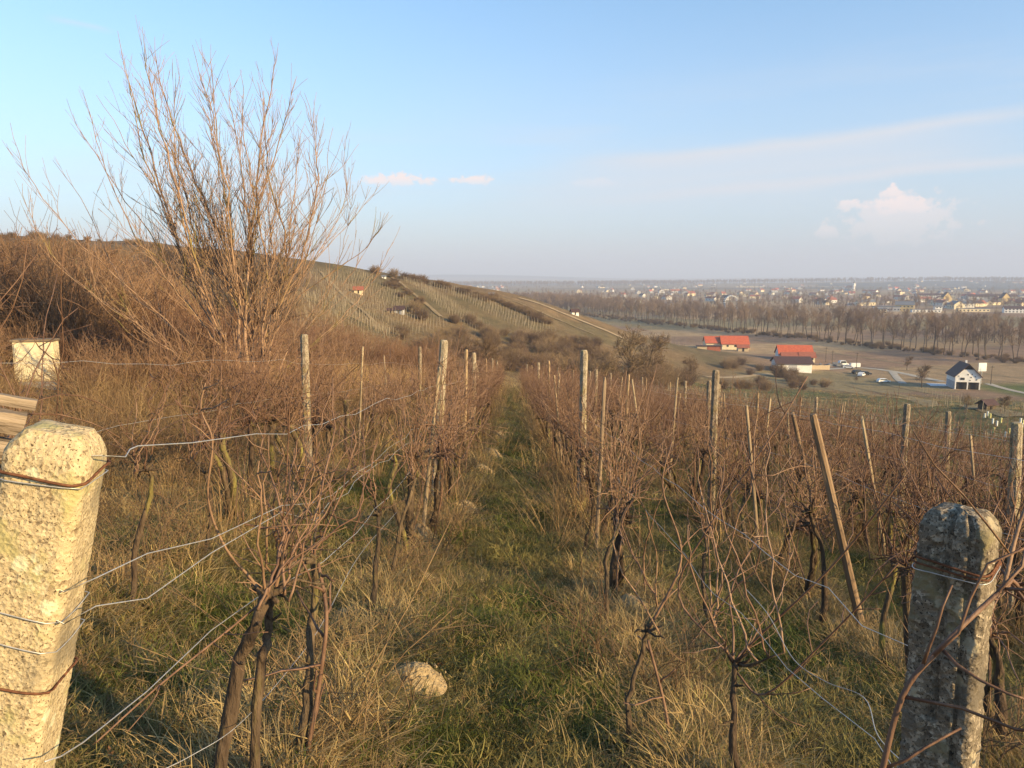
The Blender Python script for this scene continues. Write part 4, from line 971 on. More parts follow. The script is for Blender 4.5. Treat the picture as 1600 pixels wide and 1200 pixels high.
# ------------------------------------------------------------------ bushes and bare trees
def bush_parts(seed, n, h, spread, rr, m, side=5, wob=.16):
    r_ = random.Random(seed); mb = MB(); core = MB()
    for i in range(n):
        a = r_.uniform(0, 6.283); q = r_.random() ** .6 * spread * .45
        p = (math.cos(a) * q, math.sin(a) * q, -.05); b = a + r_.gauss(0, .7); o_ = r_.uniform(.1, 1.)
        pts = wander(p, (math.cos(b) * o_ * spread, math.sin(b) * o_ * spread, h), h * r_.uniform(.55, 1.1), 7, wob, r_.uniform(-.06, .03), r_)
        (core if i < n // 6 else mb).tube(pts, np.linspace(rr * (2.2 if i < n // 6 else 1), rr * .45, 8), 4, False)
        for k in range(side):
            j = r_.randint(2, 6); d = pts[j + 1] - pts[j] if j < 7 else pts[7] - pts[6]; d = d / (np.linalg.norm(d) + 1e-9)
            mb.tube(wander(pts[j], d + np.array([r_.gauss(0, .8), r_.gauss(0, .8), r_.gauss(.1, .5)]), h * r_.uniform(.12, .4), 3, .25, -.02, r_), np.linspace(rr * .6, rr * .35, 4), 3, False)
    return (('stem', core.data('stem', m, True)), ('twigs', mb.data('twigs', m, True)))
BRAMBLE = [bush_parts(200 + i, 120, 1.7, 1.3, .0065, M['bramble'], 7) for i in range(4)]
SCRUB = [bush_parts(220 + i, 120, 2.2, 1.6, .018, M['scrub'], 8) for i in range(4)]
def grow(tr, tw, p, d, L, r, lev, top, r_, nb, ang, up, rmin):
    n = 5 if lev < 2 else 3
    pts = wander(p, d, L, n, .07 + .05 * lev, up, r_)
    r2 = max(rmin, r * (.55 if lev < top else .4))
    (tr if lev < 1 else tw).tube(pts, np.linspace(r, r2, n + 1), 6 if lev == 0 else 4 if lev == 1 else 3, False)
    if lev >= top: return
    for i in range(nb[lev]):
        s = r_.uniform(.38 if lev == 0 else .2, 1.); j = min(int(s * n), n - 1); q = pts[j] + (pts[j + 1] - pts[j]) * (s * n - j)
        t = pts[j + 1] - pts[j]; t = t / (np.linalg.norm(t) + 1e-9)
        e = np.array([r_.gauss(0, 1), r_.gauss(0, 1), r_.gauss(0, .5)]); e -= t * (e @ t); e /= np.linalg.norm(e) + 1e-9
        grow(tr, tw, q, t * math.cos(ang[lev]) + e * math.sin(ang[lev]), L * r_.uniform(.38, .62) * (1.15 - .4 * s), max(rmin, r * (1 - s * .5) * .5), lev + 1, top, r_, nb, ang, up, rmin)
def tree_parts(seed, h, r, nb, ang, up, rmin, mb_=None, mt=None, frac=.8):
    r_ = random.Random(seed); tr, tw = MB(), MB()
    grow(tr, tw, (0, 0, -.3), (r_.gauss(0, .05), r_.gauss(0, .05), 1), h * frac, r, 0, 3, r_, nb, ang, up, rmin)
    return (('trunk', tr.data('trunk', mb_ or M['tree_bark'], True)), ('crown', tw.data('crown', mt or M['tree_twig'], True)))
POPLAR = [tree_parts(300 + i, 19, .3, (11, 6, 5), (.42, .5, .55), .05, .042) for i in range(5)]
ROUND = [tree_parts(320 + i, 6, .11, (18, 9, 7), (.75, .7, .7), .02, .012, M['tree_bark'], M['scrub'], .62) for i in range(4)]
THORN = [tree_parts(340 + i, 6, .075, (11, 6, 5), (.85, .75, .7), .02, .0065, M['tree_bark'], M['bramble'], .6) for i in range(3)]
def plant(parts, p, s, name, label, cat, group, sq=1.):
    o = empty(name, p, label, cat, rng.uniform(0, 6.28), (s, s, s * sq), group); kids(o, parts); return o
# brambles on the left
def left_where(p):
    px = pix(p)[0]
    return next(w for lim, w in ((-20, 'at the far left edge'), (35, 'left of the pale cabinet'), (95, 'straight above the pale cabinet'), (170, 'right of the pale cabinet'), (270, 'just left of the tall shrub'), (350, 'behind the left stems of the tall shrub'), (450, 'behind the right stems of the tall shrub'), (9999, 'right of the tall shrub')) if px < lim)
def gully_where(p):
    px = pix(p)[0]
    return next(w for lim, w in ((745, 'left of the far end of the grass path'), (790, 'straight beyond the grass path'), (830, 'just right of the grass path end'), (880, 'behind the tall post of the row right of the path'), (935, 'right of the tall post, left of the gully trees'), (1000, 'round the foot of the tall gully tree'), (9999, 'between the gully trees and the red-roofed halls')) if px < lim)
def bushes(pts, parts, lo, hi, name, label, cat, group, jit=0., sq=(1., 1.)):
    for p in pts:
        q = Vector(p) + Vector((rng.gauss(0, jit), rng.gauss(0, jit), 0)); q.z = float(H(q.x, q.y))
        plant(rng.choice(parts), q, rng.uniform(lo, hi), name, label.replace('WHERE', left_where(q)).replace('GULLY', gully_where(q)), cat, group, rng.uniform(*sq))
pts = [(rng.uniform(-22, -7.6), rng.uniform(15, 42)) for _ in range(170)]
pts = [on(x, y) for x, y in pts if x < -.30 * y - 1.5 and x > -.85 * y and not (y < 22.5 and -.80 < x / y < -.46)]
bushes([p for p in pts[:90] if p.x < -.45 * p.y], BRAMBLE, 1.2, 2.3, 'bramble_bush', 'tall tangled bramble bush WHERE', 'bush', 'brambles of the left thicket', sq=(1., 1.3)); bushes([p for p in pts[:90] if p.x >= -.45 * p.y], BRAMBLE, 1.0, 1.75, 'bramble_bush', 'reddish tangled bramble bush WHERE', 'bush', 'brambles of the left thicket')
bushes([hit(px, py) for px, py in ((-90, 610), (165, 612), (190, 640), (-110, 640), (175, 596), (215, 640), (250, 640))] + [on(*P(px, 600, t)[:2]) for px, t in ((45, 20.2), (75, 20.6), (10, 21), (110, 20.5))], BRAMBLE, .75, 1.1, 'bramble_bush', 'bramble bush growing beside the pale cabinet, WHERE', 'bush', 'brambles by the cabinet', .3)
bushes([hit(px, py) for px, py in ((300, 640), (340, 655), (430, 640), (470, 625), (400, 670), (270, 620), (500, 610))], BRAMBLE, .7, 1.1, 'bramble_bush', 'low reddish bush round the foot of the tall bare shrub', 'bush', 'bushes at the foot of the tall shrub', .4)
pts = [P(px, 0, t) for px, t in ((60, 24), (120, 26), (25, 21), (170, 30), (-30, 22), (215, 34), (90, 34))]
for px, t, top, w_ in ((62, 25, 335, 'straight above the pale cabinet'), (128, 27, 322, 'left of the tall shrub, between it and the cabinet'), (8, 22, 330, 'at the very left edge'), (190, 31, 345, 'just left behind the tall shrub'), (-40, 23, 320, 'beyond the left edge of the view'), (225, 36, 355, 'behind the stems of the tall shrub'), (95, 36, 352, 'far above the cabinet')):
    q = P(px, top, t); g_ = on(q[0], q[1]); plant(rng.choice(THORN), g_, (q[2] - g_.z) / 5.4, 'thorn_tree', 'dark thorn tree above the brambles ' + w_, 'tree', None)
# belt of bushes behind the golden grass, and thickets up the left slope
bushes([on(*P(px, 0, t)[:2]) for px, t in ((455, 44), (490, 46), (520, 50), (550, 52), (580, 50), (610, 54), (640, 52), (665, 58), (690, 60), (470, 56), (535, 60), (595, 64), (430, 50), (640, 66), (400, 48), (560, 70), (500, 66), (440, 62))], BRAMBLE, 1.2, 1.9, 'bush', 'russet bush in the belt behind the golden grass', 'bush', 'russet bushes behind the golden grass', 1.)
sl = []
while len(sl) < 230:
    x, y = rng.uniform(-150, -14), rng.uniform(45, 230)
    if -.75 < x / y < -.27 and vn(x, y, 22, 5) > .38: sl.append(on(x, y))
sl.sort(key=lambda p: p.y); bushes(sl[:110], SCRUB, .8, 1.6, 'scrub_bush', 'brown bare scrub bush low on the slope WHERE', 'bush', 'scrub on the left slope'); sl_high = sl[110:]
for k in range(34):
    y = rng.uniform(42, 150); x = -y * rng.uniform(.24, .66); g_ = on(x, y); plant(rng.choice(THORN), g_, rng.uniform(.5, 1.0), 'scrub_tree', 'small twiggy tree in the scrub ' + left_where(g_), 'tree', 'small trees in the left scrub')
ridge = [hit(px, py) for px, py in ((5, 399), (45, 399), (80, 400), (110, 400), (150, 401), (205, 402), (255, 402), (300, 403), (350, 404), (410, 406), (440, 408))]
bushes(ridge, SCRUB, .5, 1.1, 'scrub_bush', 'dark bush on the left skyline of the slope', 'bush', 'bushes on the left skyline', 2)
def line(pts, n, jit):
    o = []; L = [np.array(hit(*p)) for p in pts]; seg = [np.linalg.norm(b - a) for a, b in zip(L[:-1], L[1:])]; T = sum(seg)
    for i in range(n):
        s = T * (i + .5) / n; k = 0
        while k < len(seg) - 1 and s > seg[k]: s -= seg[k]; k += 1
        q = L[k] + (L[k + 1] - L[k]) * s / seg[k]; x, y = q[0] + rng.gauss(0, jit), q[1] + rng.gauss(0, jit); o.append(on(x, y))
    return o
bushes(line([(512, 409), (530, 412), (560, 420), (575, 423)], 14, 2.), SCRUB, 1.5, 2.6, 'ridge_tree', 'dark rounded bare tree on the ridge crest above the far vineyard', 'tree', 'trees on the ridge crest')
bushes(line([(585, 427), (640, 438), (668, 443)], 10, 3), SCRUB, 1., 1.8, 'ridge_tree', 'small dark bush along the ridge right of the crest trees', 'bush', 'bushes along the ridge')
bushes(line([(650, 440), (720, 458), (770, 470), (830, 495), (860, 512)], 46, 2.2), SCRUB, 1., 1.7, 'hedge_bush', 'dark bush in the long hedge slanting down the far hillside', 'bush', 'long hedge down the far hillside', sq=(.6, .9))
bushes(line([(612, 440), (640, 465), (655, 478)], 14, 3), SCRUB, .8, 1.4, 'hedge_bush', 'bush in the short hedge between two far vineyards', 'bush', 'short hedge between far vineyards', sq=(.6, .9))
bushes(line([(680, 500), (740, 520), (790, 530), (700, 540), (760, 560), (660, 560), (720, 572), (800, 570), (860, 540), (930, 545)], 80, 7), SCRUB, .9, 1.9, 'scrub_bush', 'scattered hillside bush GULLY', 'bush', 'bushes on the lower far hillside')
bushes(line([(800, 560), (870, 545), (920, 560), (960, 575), (900, 580), (840, 590), (1040, 588), (960, 600), (850, 600)], 75, 7), SCRUB, 1.1, 2.3, 'scrub_bush', 'grey-brown bush in the gully GULLY', 'bush', 'bushes in the gully')
bushes(line([(1110, 570), (1150, 572), (1200, 580), (1230, 600)], 14, 4), SCRUB, 1., 2., 'scrub_bush', 'brown bush in the hedge below the red-roofed halls', 'bush', 'hedge below the red-roofed halls')
bushes(line([(1250, 608), (1220, 615), (1160, 608), (1280, 600)], 9, 4), SCRUB, .9, 1.6, 'scrub_bush', 'bush on the bank above the young vineyard', 'bush', 'bushes above the young vineyard')
for px, py, top, lab in ((760, 592, 512, 'rounded bare tree at the end of the grass path'), (980, 606, 498, 'tall bare tree beyond the rows, left of the red-roofed halls'), (1010, 606, 505, 'slighter bare tree just right of the tall gully tree'), (945, 606, 535, 'slighter bare tree just left of the tall gully tree'),
                       (690, 582, 538, 'low bare tree left of the path end'), (868, 596, 545, 'bare tree in the gully right of the path end'), (1080, 602, 550, 'small bare tree behind the tall concrete post of the second row'), (1417, 578, 552, 'rounded bare tree beside the gravel road'),
                       (1440, 606, 562, 'thin pale birch left of the white house'), (1508, 642, 612, 'dark bush left of the garden shed'), (1570, 645, 612, 'dark bush right of the garden shed'), (1337, 598, 586, 'small bush near the parked cars')):
    p_ = hit(px, py); t_ = (p_ - EYE).dot(Vector(FWD)); hgt = (py - top) * t_ / 1200
    o = plant(rng.choice(ROUND), p_, hgt / 5.6, 'bare_tree', lab, 'tree', None)
# rows of tall trees across the valley
for row, (off, n) in enumerate(((0, 118), (14, 104))):
    a = np.array((246. + off, 247. + off * .34)); b = np.array((10. + off, 950. + off * .34))
    for i in range(n):
        q = a + (b - a) * (i + rng.uniform(-.25, .25)) / n; s = rng.uniform(.58, .98)
        if not in_view(q[0], q[1], ZV, 30): continue
        px_ = pix((q[0], q[1], ZV))[0]
        wh_ = next(w for lim, w in ((960, 'below the green glasshouse'), (1090, 'left of the red-roofed halls'), (1180, 'behind the cream farm hall'), (1285, 'behind the white-gabled farm hall'), (1400, 'behind the parked cars'), (1475, 'left of the white house'), (1540, 'straight behind the white house'), (9999, 'right of the billboard')) if px_ < lim)
        plant(rng.choice(POPLAR), on(q[0], q[1]), s, 'tall_tree', ('tall bare tree in the front valley row, ' if row == 0 else 'tall bare tree in the second valley row, ') + wh_, 'tree', 'front valley tree row' if row == 0 else 'second valley tree row')
wood = source_collection('wood_tree', [m for t in POPLAR for _, m in t]); nP = len(POPLAR)
clump = source_collection('far_clump', [m for t in SCRUB for _, m in t]); nC = len(SCRUB)
def mass(name, coll, nv, xy, lo, hi):
    pts, rot, scl, idx = [], [], [], []
    for x, y in xy:
        k = rng.randrange(nv); a = rng.uniform(0, 6.28); s = rng.uniform(lo, hi)
        for q in (0, 1): pts.append(on(x, y)); rot.append((0, 0, a)); scl.append(s); idx.append(2 * k + q)
    return scatter(name, coll, pts, rot, scl, idx)
mass('hillside_scrub', clump, nC, [(p.x, p.y) for p in sl_high], .45, 1.0)
xy = []
for i in range(420):                                            # plantation behind the row
    s = rng.random(); q = np.array((300., 300.)) + (np.array((60., 900.)) - np.array((300., 300.))) * s; o_ = rng.uniform(0, 130) * (1 - .5 * s); xy.append((q[0] + o_, q[1] + o_ * .34))
mass('plantation_wood', wood, nP, xy, .5, .8)
xy = []
for i in range(420):                                            # grove at the left end
    x, y = rng.uniform(-30, 120), rng.uniform(780, 1250); xy.append((x, y))
mass('distant_wood', wood, nP, xy, .5, .85)
xy = []
for i in range(500):
    q = np.array((243., 250.)) + (np.array((8., 950.)) - np.array((243., 250.))) * rng.random(); o_ = rng.gauss(6, 6); xy.append((q[0] + o_, q[1] + o_ * .34))
mass('tree_line_undergrowth', clump, nC, xy, .5, 1.3)
xy = []
for i in range(1300):                                            # trees among the town's roofs
    py = rng.uniform(447, 486); px = rng.uniform(760, 1640); t = (EYE.z - ZV) / -ray(px, py)[2]; q = P(px, py, t); xy.append((q[0], q[1]))
mass('town_trees', wood, nP, xy, .35, .75)
xy = []
for (x0, x1, y0, y1, n) in ((-1200, 900, 3600, 4300, 1400), (400, 4600, 3900, 4700, 2600), (2200, 5600, 3300, 4200, 1500), (-1500, 4500, 6500, 7400, 1600)):
    for i in range(n): xy.append((rng.uniform(x0, x1), rng.uniform(y0, y1)))
mass('far_woods', wood, nP, xy, .9, 1.3)

# ------------------------------------------------------------------ vineyard stakes on the slopes
M['old_stake'] = mat('grey_stake_wood', (.17, .14, .1), (.34, .28, .2), 9, .9, rnd=.25)
stake = small_post(.055, .05, 1.6, 77).data('vine_stake', M['old_stake'])
stake_far = small_post(.11, .10, 1.7, 78).data('vine_stake', M['old_stake'])
nst = 0; far_st = []
y_rows = []
for k in range(30):                                             # young vineyard to the right, rows following the slope
    x0 = 15.5 + k * 3.0; y = 10 + rng.random() * 4
    while y < 150:
        x = x0 + .02 * y + rng.gauss(0, .08)
        if in_view(x, y, float(H(x, y)) + 1, 10) and x < 18 + y * .75 and not (52 < x - .1 * y < 60): y_rows.append((x, y))
        y += 5.2
y_rows.sort(key=lambda q: math.hypot(*q))
for i, (x, y) in enumerate(y_rows):
    if i < 250:
        place_post(stake, 'vine_stake', x, y, (rng.gauss(0, .03), rng.gauss(0, .05)), rng.uniform(.85, 1.1), 'thin wooden stake in the young vineyard down the right slope', 'stakes of the young vineyard')
    else: far_st.append((x, y))
def block(c0, c1, c2, c3, rows, per):                           # four pixel corners on the hillside: top left, bottom left, bottom right, top right
    a, b, c, d = [np.array(hit(*q)) for q in (c0, c1, c2, c3)]
    for i in range(rows):
        f = i / (rows - 1); p = a + (d - a) * f; q = b + (c - b) * f
        for k in range(per):
            s = (k + .5) / per; e = p + (q - p) * s; far_st.append((e[0] + rng.gauss(0, .1), e[1] + rng.gauss(0, .1)))
block((480, 425), (585, 520), (700, 510), (560, 424), 19, 34)
block((430, 470), (520, 560), (640, 545), (510, 440), 14, 30)
block((625, 436), (740, 520), (770, 515), (655, 443), 8, 34)
block((670, 447), (830, 520), (870, 518), (700, 450), 9, 40)
block((830, 463), (960, 510), (1090, 530), (850, 463), 8, 30)
block((980, 530), (1010, 545), (1100, 540), (1010, 522), 7, 12)
block((1430, 612), (1480, 622), (1560, 640), (1500, 618), 5, 10)
sf = source_collection('far_stake', [stake_far])
scatter('hillside_vine_stakes', sf, [on(x, y) for x, y in far_st], [(rng.gauss(0, .05), rng.gauss(0, .05), rng.random()) for _ in far_st], [rng.uniform(.85, 1.1) for _ in far_st], [0] * len(far_st))
# low vines between the young stakes
xy = [(x + rng.gauss(0, .2), y + rng.uniform(-2, 2)) for x, y in y_rows if rng.random() < .75]
scatter('young_vines', source_collection('young_vine', [m for a in VINES for m in a]), [on(x, y) for x, y in xy for q in (0, 1)], [(0, 0, a) for a in [rng.choice((0, 3.14)) for _ in xy] for q in (0, 1)], [s for s in [rng.uniform(.4, .62) for _ in xy] for q in (0, 1)], [2 * k + q for k in [rng.randrange(len(VINES)) for _ in xy] for q in (0, 1)])

# ------------------------------------------------------------------ buildings
def house_mesh(w, d, h, rh, over=.4, chim=True):
    wl = MB(); wl.prism([(-w / 2, -.6), (w / 2, -.6), (w / 2, h), (0, h + rh - .05), (-w / 2, h)], -d / 2, d / 2)
    rf = MB(); th = .22; sl = rh / (w / 2); e = w / 2 + over
    rf.prism([(-e, h - over * sl), (0, h + rh), (e, h - over * sl), (e, h - over * sl + th), (0, h + rh + th), (-e, h - over * sl + th)], -d / 2 - over, d / 2 + over)
    ch = MB(); ch.box(w * .12, w * .12 + .6, d * .1, d * .1 + .6, h + rh * .5, h + rh + 1.)
    wi = MB()
    for sx in (-1, 1):
        for k in range(3):
            yy = -d / 2 + d * (k + .5) / 3; wi.box(sx * w / 2 - .03, sx * w / 2 + .03, yy - .55, yy + .55, h * .35, h * .35 + 1.3)
    for sy in (-1, 1):
        for k in (-1, 1): wi.box(k * w * .22 - .5, k * w * .22 + .5, sy * d / 2 - .03, sy * d / 2 + .03, h * .35, h * .35 + 1.3)
    return wl, rf, ch, wi
M['town_white'] = mat('town_render', (.5, .49, .47), (.64, .62, .58), .3, .9, rnd=.2)
TH = {}
for wn in ('white', 'cream', 'grey'):
    for rn in ('brick_roof', 'dark_roof', 'grey_roof', 'red_roof'):
        for s, (w, d, h, rh) in enumerate(((8.5, 11, 3.4, 3.6), (10, 13, 4.8, 3.2), (9, 20, 4.0, 2.6))):
            wl, rf, ch, wi = house_mesh(w, d, h, rh)
            TH[wn, rn, s] = (('wall', wl.data('wall', M['town_white' if wn == 'white' else wn])), ('roof', rf.data('roof', M[rn])), ('chimney', ch.data('chimney', M[wn])), ('windows', wi.data('windows', M['glass'])))
RN = {'brick_roof': 'dull red', 'dark_roof': 'dark brown', 'grey_roof': 'grey', 'red_roof': 'bright red'}
placed = []
def town_house(px, py, wn, rn, s, sc, area, group):
    t = (EYE.z - ZV) / -ray(px, py)[2]; q = P(px, py, t)
    if any(math.hypot(q[0] - a, q[1] - b) < 17 for a, b in placed): return
    placed.append((q[0], q[1]))
    o = empty('house', on(q[0], q[1]), f'small {wn} house with {RN[rn]} gabled roof {area}', 'house', rng.choice((0, 1.57, .5, -.4, 2.)) + rng.gauss(0, .15), sc, group)
    kids(o, TH[wn, rn, s])
k = 0
while k < 215:
    px = rng.uniform(905, 1640); py = 446.5 + 42 * rng.random() ** 1.35
    if py > 470 + (px - 1100) * .035 and px < 1640: k += .2; continue
    town_house(px, py, rng.choices(('white', 'cream', 'grey'), (5, 3, 1))[0], rng.choices(('brick_roof', 'dark_roof', 'grey_roof', 'red_roof'), (5, 3, 3, 1))[0], rng.randrange(3), rng.uniform(.9, 1.25), 'in the far town', 'houses of the far town'); k += 1
for i in range(34): town_house(rng.uniform(690, 792), rng.uniform(447, 455), 'white', rng.choice(('brick_roof', 'grey_roof', 'dark_roof')), rng.randrange(3), rng.uniform(.9, 1.3), 'in the far village left of the town', 'houses of the far village')
for px in (1022, 1033, 1043, 1056, 1070): town_house(px, 458, 'white', 'brick_roof', 2, 1.5, 'in the pale row', 'pale row at the town edge')
# church
def flat_at(px, py):
    t = (EYE.z - ZV) / -ray(px, py)[2]; q = P(px, py, t); return on(q[0], q[1])
c = flat_at(1334, 453.5); ch = empty('church', c, 'white church tower with pointed spire above the town roofs', 'church', .3)
mb = MB(); mb.box(-3.5, 3.5, -3.5, 3.5, -1, 22); mb.build('tower', M['white'], ch)
mb = MB(); mb.tube([(0, 0, 22.01), (0, 0, 24), (0, 0, 27), (0, 0, 35)], [4.6, 3.2, 2.0, .08], 8); mb.build('spire', M['spire'], ch)
mb = MB(); mb.prism([(-7, -1), (7, -1), (7, 8), (0, 15), (-7, 8)], 3.6, 30); mb.build('nave', M['cream'], ch)
mb = MB(); mb.prism([(-7.6, 7.4), (0, 15.1), (7.6, 7.4), (7.6, 7.8), (0, 15.5), (-7.6, 7.8)], 3.7, 30.5); mb.build('roof', M['brick_roof'], ch)
mb = MB()
for s in (-1, 1):
    for z in (9, 16): mb.box(-.8, .8, s * 3.5 - .04, s * 3.5 + .04, z, z + 2.6); mb.box(s * 3.5 - .04, s * 3.5 + .04, -.8, .8, z, z + 2.6)
mb.build('windows', M['dark'], ch)

def hall(px, py, w, d, h, rh, wm, rm, label, cat='building', rz=0., cols=6, rows=1, name='building', flat=False, p=None):
    o = empty(name, p or flat_at(px, py), label, cat, rz, .8)
    mb = MB()
    if flat:
        mb.box(-w / 2, w / 2, -d / 2, d / 2, -1, h); mb.build('wall', wm, o)
        mb = MB(); mb.box(-w / 2 - .3, w / 2 + .3, -d / 2 - .3, d / 2 + .3, h + .003, h + rh); mb.build('roof', rm, o)
    else:
        # ridge along the long side (x)
        wl = MB(); wl.prism([(-d / 2, -1), (d / 2, -1), (d / 2, h), (0, h + rh - .06), (-d / 2, h)], -w / 2, w / 2)
        v = np.concatenate(wl.v); wl.v = [np.stack([v[:, 1], -v[:, 0], v[:, 2]], 1)]; wl.build('wall', wm, o)
        e = d / 2 + .6; sl = rh / (d / 2); rf = MB(); rf.prism([(-e, h - .6 * sl), (0, h + rh), (e, h - .6 * sl), (e, h - .6 * sl + .25), (0, h + rh + .25), (-e, h - .6 * sl + .25)], -w / 2 - .5, w / 2 + .5)
        v = np.concatenate(rf.v); rf.v = [np.stack([v[:, 1], -v[:, 0], v[:, 2]], 1)]; rf.build('roof', rm, o)
    for r_ in range(rows):
        for k in range(cols):
            xx = -w / 2 + w * (k + .5) / cols; zz = h * (r_ + .3) / rows; wi = MB(); ww = min(1., w / cols * .28)
            wi.box(xx - ww, xx + ww, -d / 2 - .05, -d / 2 + .05, zz, zz + min(1.6, h / rows * .5)); wi.build('window', M['glass'], o)
    return o
hall(1413, 486, 24, 22, 9, 4.5, M['yellow'], M['grey_roof'], 'yellow hall with pale grey roof beyond the valley trees', rz=-.5, cols=5, rows=2)
hall(1384, 486, 34, 18, 6, 1.2, M['grey'], M['grey_roof'], 'long grey flat shed left of the yellow hall', rz=-.35, flat=True, cols=8)
hall(1378, 490, 11, 9, 6, 1.5, M['cream'], M['grey_roof'], 'small cream block in front of the long grey shed', rz=-.4, cols=3, rows=2)
hall(1331, 477, 15, 9, 4, .5, M['white'], M['white'], 'bright white flat-roofed block left of the grey shed', rz=-.2, flat=True, cols=4)
hall(1446, 488, 36, 10, 3.5, .6, M['white'], M['grey_roof'], 'low white building right of the yellow hall', rz=-.2, flat=True, cols=8)
hall(1465, 486, 9, 8, 6.5, 2, M['white'], M['grey_roof'], 'narrow white house at the end of the low white building', rz=-.2, cols=2, rows=2)
hall(1455, 471, 62, 16, 13, 3, M['grey'], M['dark_roof'], 'large grey school block with many windows in the town', rz=-.1, cols=14, rows=4)
hall(1548, 473, 90, 18, 12, 4, M['grey'], M['dark_roof'], 'long grey block with yellow gables at right of the town', rz=-.1, cols=16, rows=4)
hall(1478, 474, 12, 14, 12, 9, M['yellow'], M['dark_roof'], 'tall yellow gabled wing beside the grey school block', rz=1.45, cols=2, rows=3)
hall(1569, 476, 12, 14, 12, 9, M['yellow'], M['dark_roof'], 'tall yellow gabled wing at the end of the long grey block', rz=1.45, cols=2, rows=3)
hall(1520, 487, 40, 9, 4, .7, M['cream'], M['grey_roof'], 'low cream sheds at the right town edge', rz=-.2, flat=True, cols=8)
hall(1590, 489, 34, 10, 6, 3, M['white'], M['dark_roof'], 'white terrace with dark roof at the far right of the town edge', rz=-.3, cols=8, rows=2)
hall(1006, 483, 26, 10, 4, 2.4, M['cream'], M['grey_roof'], 'long cream building below the green glasshouse', rz=-.2, cols=6)
hall(1046, 482, 12, 12, 8, 2, M['white'], M['grey_roof'], 'white block right of the green glasshouse', rz=-.3, cols=3, rows=2)
hall(925, 481, 14, 8, 4, 2, M['white'], M['grey_roof'], 'small white building left of the green glasshouse', rz=-.2, cols=3)
hall(1172, 449, 150, 20, 4, 1, M['cream'], M['grey_roof'], 'very long low pale factory hall behind the town', rz=-.1, flat=True, cols=20)
# green glasshouse: a row of gabled bays
gh = empty('glasshouse', flat_at(974, 478.5), 'long green and white glasshouse of gabled bays on the valley floor', 'glasshouse', -.15)
for k in range(9):
    x = -22 + k * 5.5; bay = MB(); bay.prism([(x - 2.7, -1), (x + 2.7, -1), (x + 2.7, 5), (x, 8.5), (x - 2.7, 5)], -10, 10); b_ = bay.build('bay', M['glasshouse'], gh)
    fr = MB()
    for s in (-2.7, 0, 2.7): fr.box(x + s - .22, x + s + .22, -10.25, -10.02, -.5, 5 if s else 8.4)
    fr.box(x - 2.7, x + 2.7, -10.3, -10.26, 4.6, 5.1); fr.build('frame', M['white'], b_)
# round domed frame (arched shelter)
dm = empty('domed_shelter', flat_at(1142, 483), 'pale arched shelter standing among the valley trees', 'shelter')
mb = MB()
for k in range(13):
    a = math.pi * k / 12
    mb.box(math.cos(a) * 8 - .5, math.cos(a) * 8 + .5, -4, 4, math.sin(a) * 8 + 8 - .5, math.sin(a) * 8 + 8.5)
mb.build('arch', M['white'], dm)
mb = MB(); mb.box(-8, -7, -3.5, 3.5, -1, 7.4); mb.box(7, 8, -3.5, 3.5, -1, 7.4); mb.build('legs', M['grey'], dm)

# farm halls with red roofs
def gable_hall(o, cx_, w, d, h, rh, wm, rm, y0=0., z0=0.):
    wl = MB(); wl.prism([(-d / 2, -1.5), (d / 2, -1.5), (d / 2, h), (0, h + rh - .08), (-d / 2, h)], -w / 2, w / 2); v = np.concatenate(wl.v); wl.v = [np.stack([v[:, 1] + cx_, -v[:, 0] + y0, v[:, 2] + z0], 1)]; wl.build('wall', wm, o)
    e = d / 2 + .7; sl = rh / (d / 2); rf = MB(); rf.prism([(-e, h - .7 * sl), (0, h + rh), (e, h - .7 * sl), (e, h - .7 * sl + .25), (0, h + rh + .25), (-e, h - .7 * sl + .25)], -w / 2 - .6, w / 2 + .6); v = np.concatenate(rf.v); rf.v = [np.stack([v[:, 1] + cx_, -v[:, 0] + y0, v[:, 2] + z0], 1)]; return rf.build('roof', rm, o)
def boxpart(o, name, m, *b):
    mb = MB(); mb.box(*b); return mb.build(name, m, o)
h1 = empty('farm_hall', hit(1142, 545), 'cream farm hall with bright orange-red roof and lower left wing', 'farm building', -.12, .86)
gable_hall(h1, 1.5, 15.5, 13, 3.6, 4., M['cream'], M['red_roof']); gable_hall(h1, -11, 8.5, 13, 3.6, 3.2, M['cream'], M['red_roof'], 2.5, .3)
for x in (-3, 1.5, 6): boxpart(h1, 'window', M['glass'], x - .6, x + .6, -6.55, -6.45, 1.6, 2.8)
boxpart(h1, 'door', M['dark'], 7, 8.6, -6.56, -6.45, 0, 2.4)
sh = empty('lean_to', hit(1118, 548), 'low dark lean-to with reddish boards in front of the cream farm hall', 'shed', -.1)
boxpart(sh, 'roof', M['dark_roof'], -9, 3, -2, 2.5, 2.2, 2.45); boxpart(sh, 'wall', M['brick_roof'], -4, 2, -1.5, 2, -.8, 2.19); boxpart(sh, 'wall', M['pale_wood'], -8.6, -4.1, -1.4, 2, -.8, 2.19)
sh = empty('shed', hit(1160, 549), 'small pale shed right of the cream farm hall', 'shed', -.1)
gable_hall(sh, 0, 5, 4, 2.2, 1., M['pale_wood'], M['brick_roof']); boxpart(sh, 'door', M['dark'], -.5, .5, -2.06, -1.96, 0, 1.9)
h2 = empty('farm_hall', hit(1240, 562), 'white-gabled farm hall with orange-red roof and low annexes', 'farm building', -.16, .87)
gable_hall(h2, 0, 16, 12, 3.2, 4., M['white'], M['red_roof']); gable_hall(h2, -3.5, 8, 5, 2.6, 1.7, M['cream'], M['brick_roof'], -8); gable_hall(h2, 4.5, 7, 5, 2.6, 1.9, M['cream'], M['brick_roof'], -8.2)
